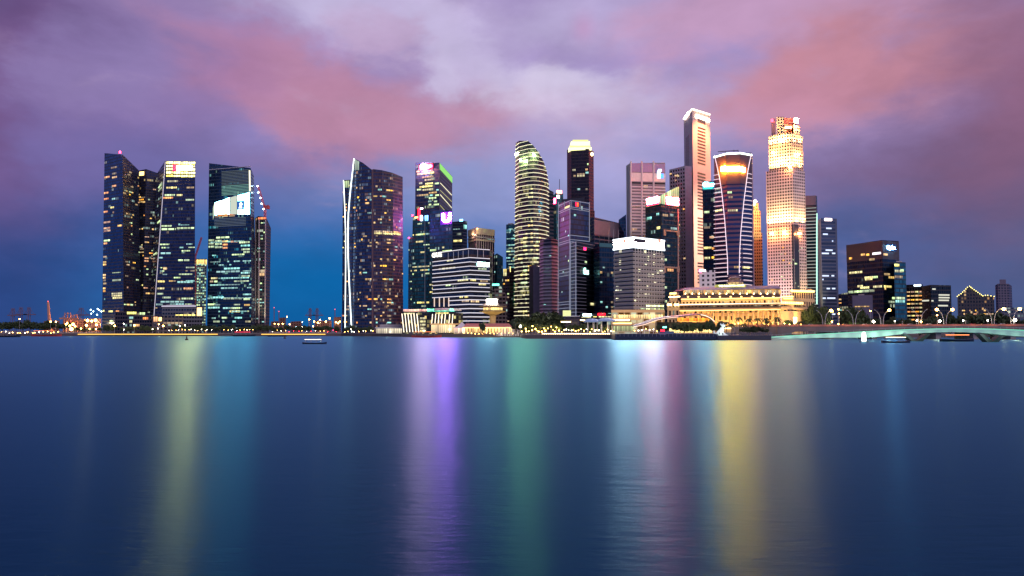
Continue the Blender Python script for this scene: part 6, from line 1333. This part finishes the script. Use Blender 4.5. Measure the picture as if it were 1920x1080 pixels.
for i, (x0, x1, y0, lab) in enumerate([(82, 112, 597, 'wide low port shed lit orange on the far left shore'), (118, 160, 595, 'orange lit port warehouse behind the brightest port lamps'), (158, 190, 593, 'bright yellow lit container yard shed beside the leftmost tower'), (524, 536, 591, 'small distant building left part of the open gap'), (545, 566, 598, 'low distant warehouse in the middle of the open gap'), (590, 622, 597, 'orange lit distant warehouse in the open gap'), (626, 640, 590, 'distant dark block touching the curved towers'), (508, 522, 598, 'low lit distant block beside the unfinished tower')]):
    b = B('warehouse', lab, [(x0, y0 + 5, 1350), (x1, y0 + 4, 1350)], 30, facade('port_wall', C(60, 40, 40), C(96, 70, 60), 4, 4, .5, .5, metal=.1, lit=.15, ls=.8, grp=1, warm=C(255, 150, 60), cool=C(255, 190, 110)), cat='building')
    if i in (1, 2, 5): point(P((x0 + x1) / 2, 605, 1310), 90000 if i != 5 else 40000, (1, .45, .2))
# floodlit tree of lamps beside tower one
for i, (x, y) in enumerate([(171, 588), (175, 584), (183, 579), (186, 581), (182, 590), (190, 584), (170, 581)]): lamp(x, y, 1200, LAMPC, .75, 'high cool lamps on port masts', 'high bluish mast lamp')
# boat light trails, put in as still amber tubes along the quay
for i, (x0, x1) in enumerate([(146, 408), (490, 610)]):
    D = 742 if i == 0 else 735
    o_ = thing('boat_light_trail', ['long amber tube for a boat light trail below the left towers', 'short amber tube for a boat light trail in the open gap'][i], 'light strip', PB(x0, D)); mb = MB(); mb.tube([PB(x0, D - .6, 1.7), PB(x1, D - 1.6, 1.7)], .35, 5); obj('tube', mb, glow('amber_tube', C(255, 196, 84), 2.0), o_); mb = MB(); mb.tube([PB(x0, D - .3, 1.2), PB(x1, D - 1.3, 1.2)], .2, 4); obj('trail_backing', mb, M['dark'], o_)

# ================================================================== BOATS AND BUOYS
def boat(x, D, L, lab, lightm, roofm=None, rz=0.0, red=False):
    r_ = thing('river_boat', lab, 'boat', PB(x, D, 0)); p = Vector(WL(r_)); ca, sa = math.cos(rz), math.sin(rz)
    def T_(a, b_, c): return Vector((p.x + a * ca - b_ * sa, p.y + a * sa + b_ * ca, c))
    h = L / 2; st_ = [(-1, .75, .95), (-.9, 1.0, .8), (-.4, 1.25, .62), (.2, 1.25, .6), (.7, .9, .75), (.93, .4, 1.0), (1, .05, 1.15)]
    mb = MB()
    for (a, wa, za), (c, wc_, zc_) in zip(st_, st_[1:]):
        for s in (-1, 1): mb.quad(T_(a * h, s * wa * .6 * L / 12, -.2), T_(c * h, s * wc_ * .6 * L / 12, -.2), T_(c * h, s * wc_ * L / 12, zc_ * L / 12), T_(a * h, s * wa * L / 12, za * L / 12))
        mb.quad(T_(a * h, -wa * L / 12, za * L / 12 - .02), T_(c * h, -wc_ * L / 12, zc_ * L / 12 - .02), T_(c * h, wc_ * L / 12, zc_ * L / 12 - .02), T_(a * h, wa * L / 12, za * L / 12 - .02))
    mb.quad(T_(-h, -.45, -.2), T_(-h, .45, -.2), T_(-h, .75 * L / 12, .95 * L / 12), T_(-h, -.75 * L / 12, .95 * L / 12)); obj('hull', mb, M['redpaint'] if red else M['bluehull'], r_)
    mb = MB(); 
    for a in (-.75, -.3, .15, .55):
        for s in (-1, 1): mb.tube([T_(a * h, s * .85 * L / 12, .6), T_(a * h, s * .85 * L / 12, 2.3 * L / 12)], .05, 4)
    obj('roof_posts', mb, M['frame'], r_)
    mb = MB(); q = [T_(-.82 * h, -1.1 * L / 12, 2.3 * L / 12), T_(.62 * h, -1.1 * L / 12, 2.3 * L / 12), T_(.62 * h, 1.1 * L / 12, 2.3 * L / 12), T_(-.82 * h, 1.1 * L / 12, 2.3 * L / 12)]
    mb.prism(q, [v + Vector((0, 0, .14)) for v in q]); rf_ = obj('roof', mb, roofm or M['redroof'], r_)
    mb = MB(); mb.tube([T_(-.8 * h, -1.14 * L / 12, 2.28 * L / 12), T_(.6 * h, -1.14 * L / 12, 2.28 * L / 12)], .09, 4); obj('light_string', mb, lightm, rf_)
    return r_
boat(88, 700, 26, 'red hulled boat with orange lights moored on the far left shore', glow('boat_orange', C(255, 130, 70), 3), red=True)
boat(12, 620, 22, 'dark low boat at the left edge of the photo', glow('boat_dim', C(200, 180, 160), .8))
boat(520, 690, 16, 'small dark boat with a light string before the open gap', MATS['boat_dim'])
boat(458, 715, 20, 'dark boat with a red light below the sky terrace tower', glow('boat_red', C(255, 50, 80), 4))
boat(590, 300, 9, 'nearest small boat with a white light string, left of centre', glow('boat_white', C(255, 240, 220), 2.5))
boat(1680, 330, 12, 'boat with pale yellow lights before the footbridge', glow('boat_yellow', C(250, 240, 190), 5), rz=.05)
boat(1795, 372, 16, 'boat with orange light string passing under the footbridge', glow('boat_amber', C(255, 140, 80), 5), rz=.05)
boat(800, 590, 22, 'long low red boat moored below the fin hotel', MATS['boat_orange'], red=True)
for i, (x, D) in enumerate([(534, 500), (350, 420)]):
    r_ = thing('buoy', ['small dark mooring buoy floating before the open gap', 'small dark buoy floating left of centre'][i], 'buoy', PB(x, D, 0)); mb = MB(); mb.lathe(PB(x, D, 0), [(.8, -.3), (.8, .5), (.35, .9), (.2, 2), (0, 2.1)], 10); obj('float', mb, M['dark'], r_)
# people on the promenade and the viewing deck: far, uncountable
rg = random.Random(77); mb = MB()
def person(mb, p, s=1.0):
    lx = .12
    for q in (-lx, lx): mb.tube([p + Vector((q, 0, 0)), p + Vector((q, 0, .8 * s))], [.07, .1], 5)
    mb.lathe(p, [(.17, .78 * s), (.2, 1.0 * s), (.24, 1.35 * s), (.09, 1.48 * s), (.06, 1.52 * s)], 6)
    mb.lathe(p, [(0, 1.5 * s), (.1, 1.58 * s), (.11, 1.66 * s), (0, 1.75 * s)], 6)
    for q in (-1, 1): mb.tube([p + Vector((q * .25, 0, 1.35 * s)), p + Vector((q * .3, .03, 1.05 * s)), p + Vector((q * .27, -.08, .8 * s))], [.06, .05, .04], 4)
for k in range(90): x = rg.uniform(1348, 1446); person(mb, PB(x, 420 + rg.uniform(0, 7), P(x, 629, 419).z), rg.uniform(.9, 1.05))
for k in range(70): x = rg.uniform(765, 1010); D = 606 if x < 975 else 508; person(mb, PB(x, D + rg.uniform(1, 5), GZ), rg.uniform(.9, 1.05))
for k in range(60): x = rg.uniform(1040, 1150); person(mb, PB(x, 494 + rg.uniform(2, 8), GZ), rg.uniform(.9, 1.05))
o = obj('crowd', mb, M['skin'], kind='stuff'); o['label'] = 'distant crowd of people standing along the promenade and viewing deck'; o['category'] = 'crowd'
label_all()
# the many dim panes and bulbs need no direct light sampling; the bright signs, crowns and floodlights keep it
for m in bpy.data.materials:
    b_ = m.node_tree.nodes.get('Principled BSDF') if m.use_nodes else None
    if b_ and (b_.inputs['Emission Strength'].is_linked or b_.inputs['Emission Strength'].default_value < 12): m.cycles.emission_sampling = 'NONE'
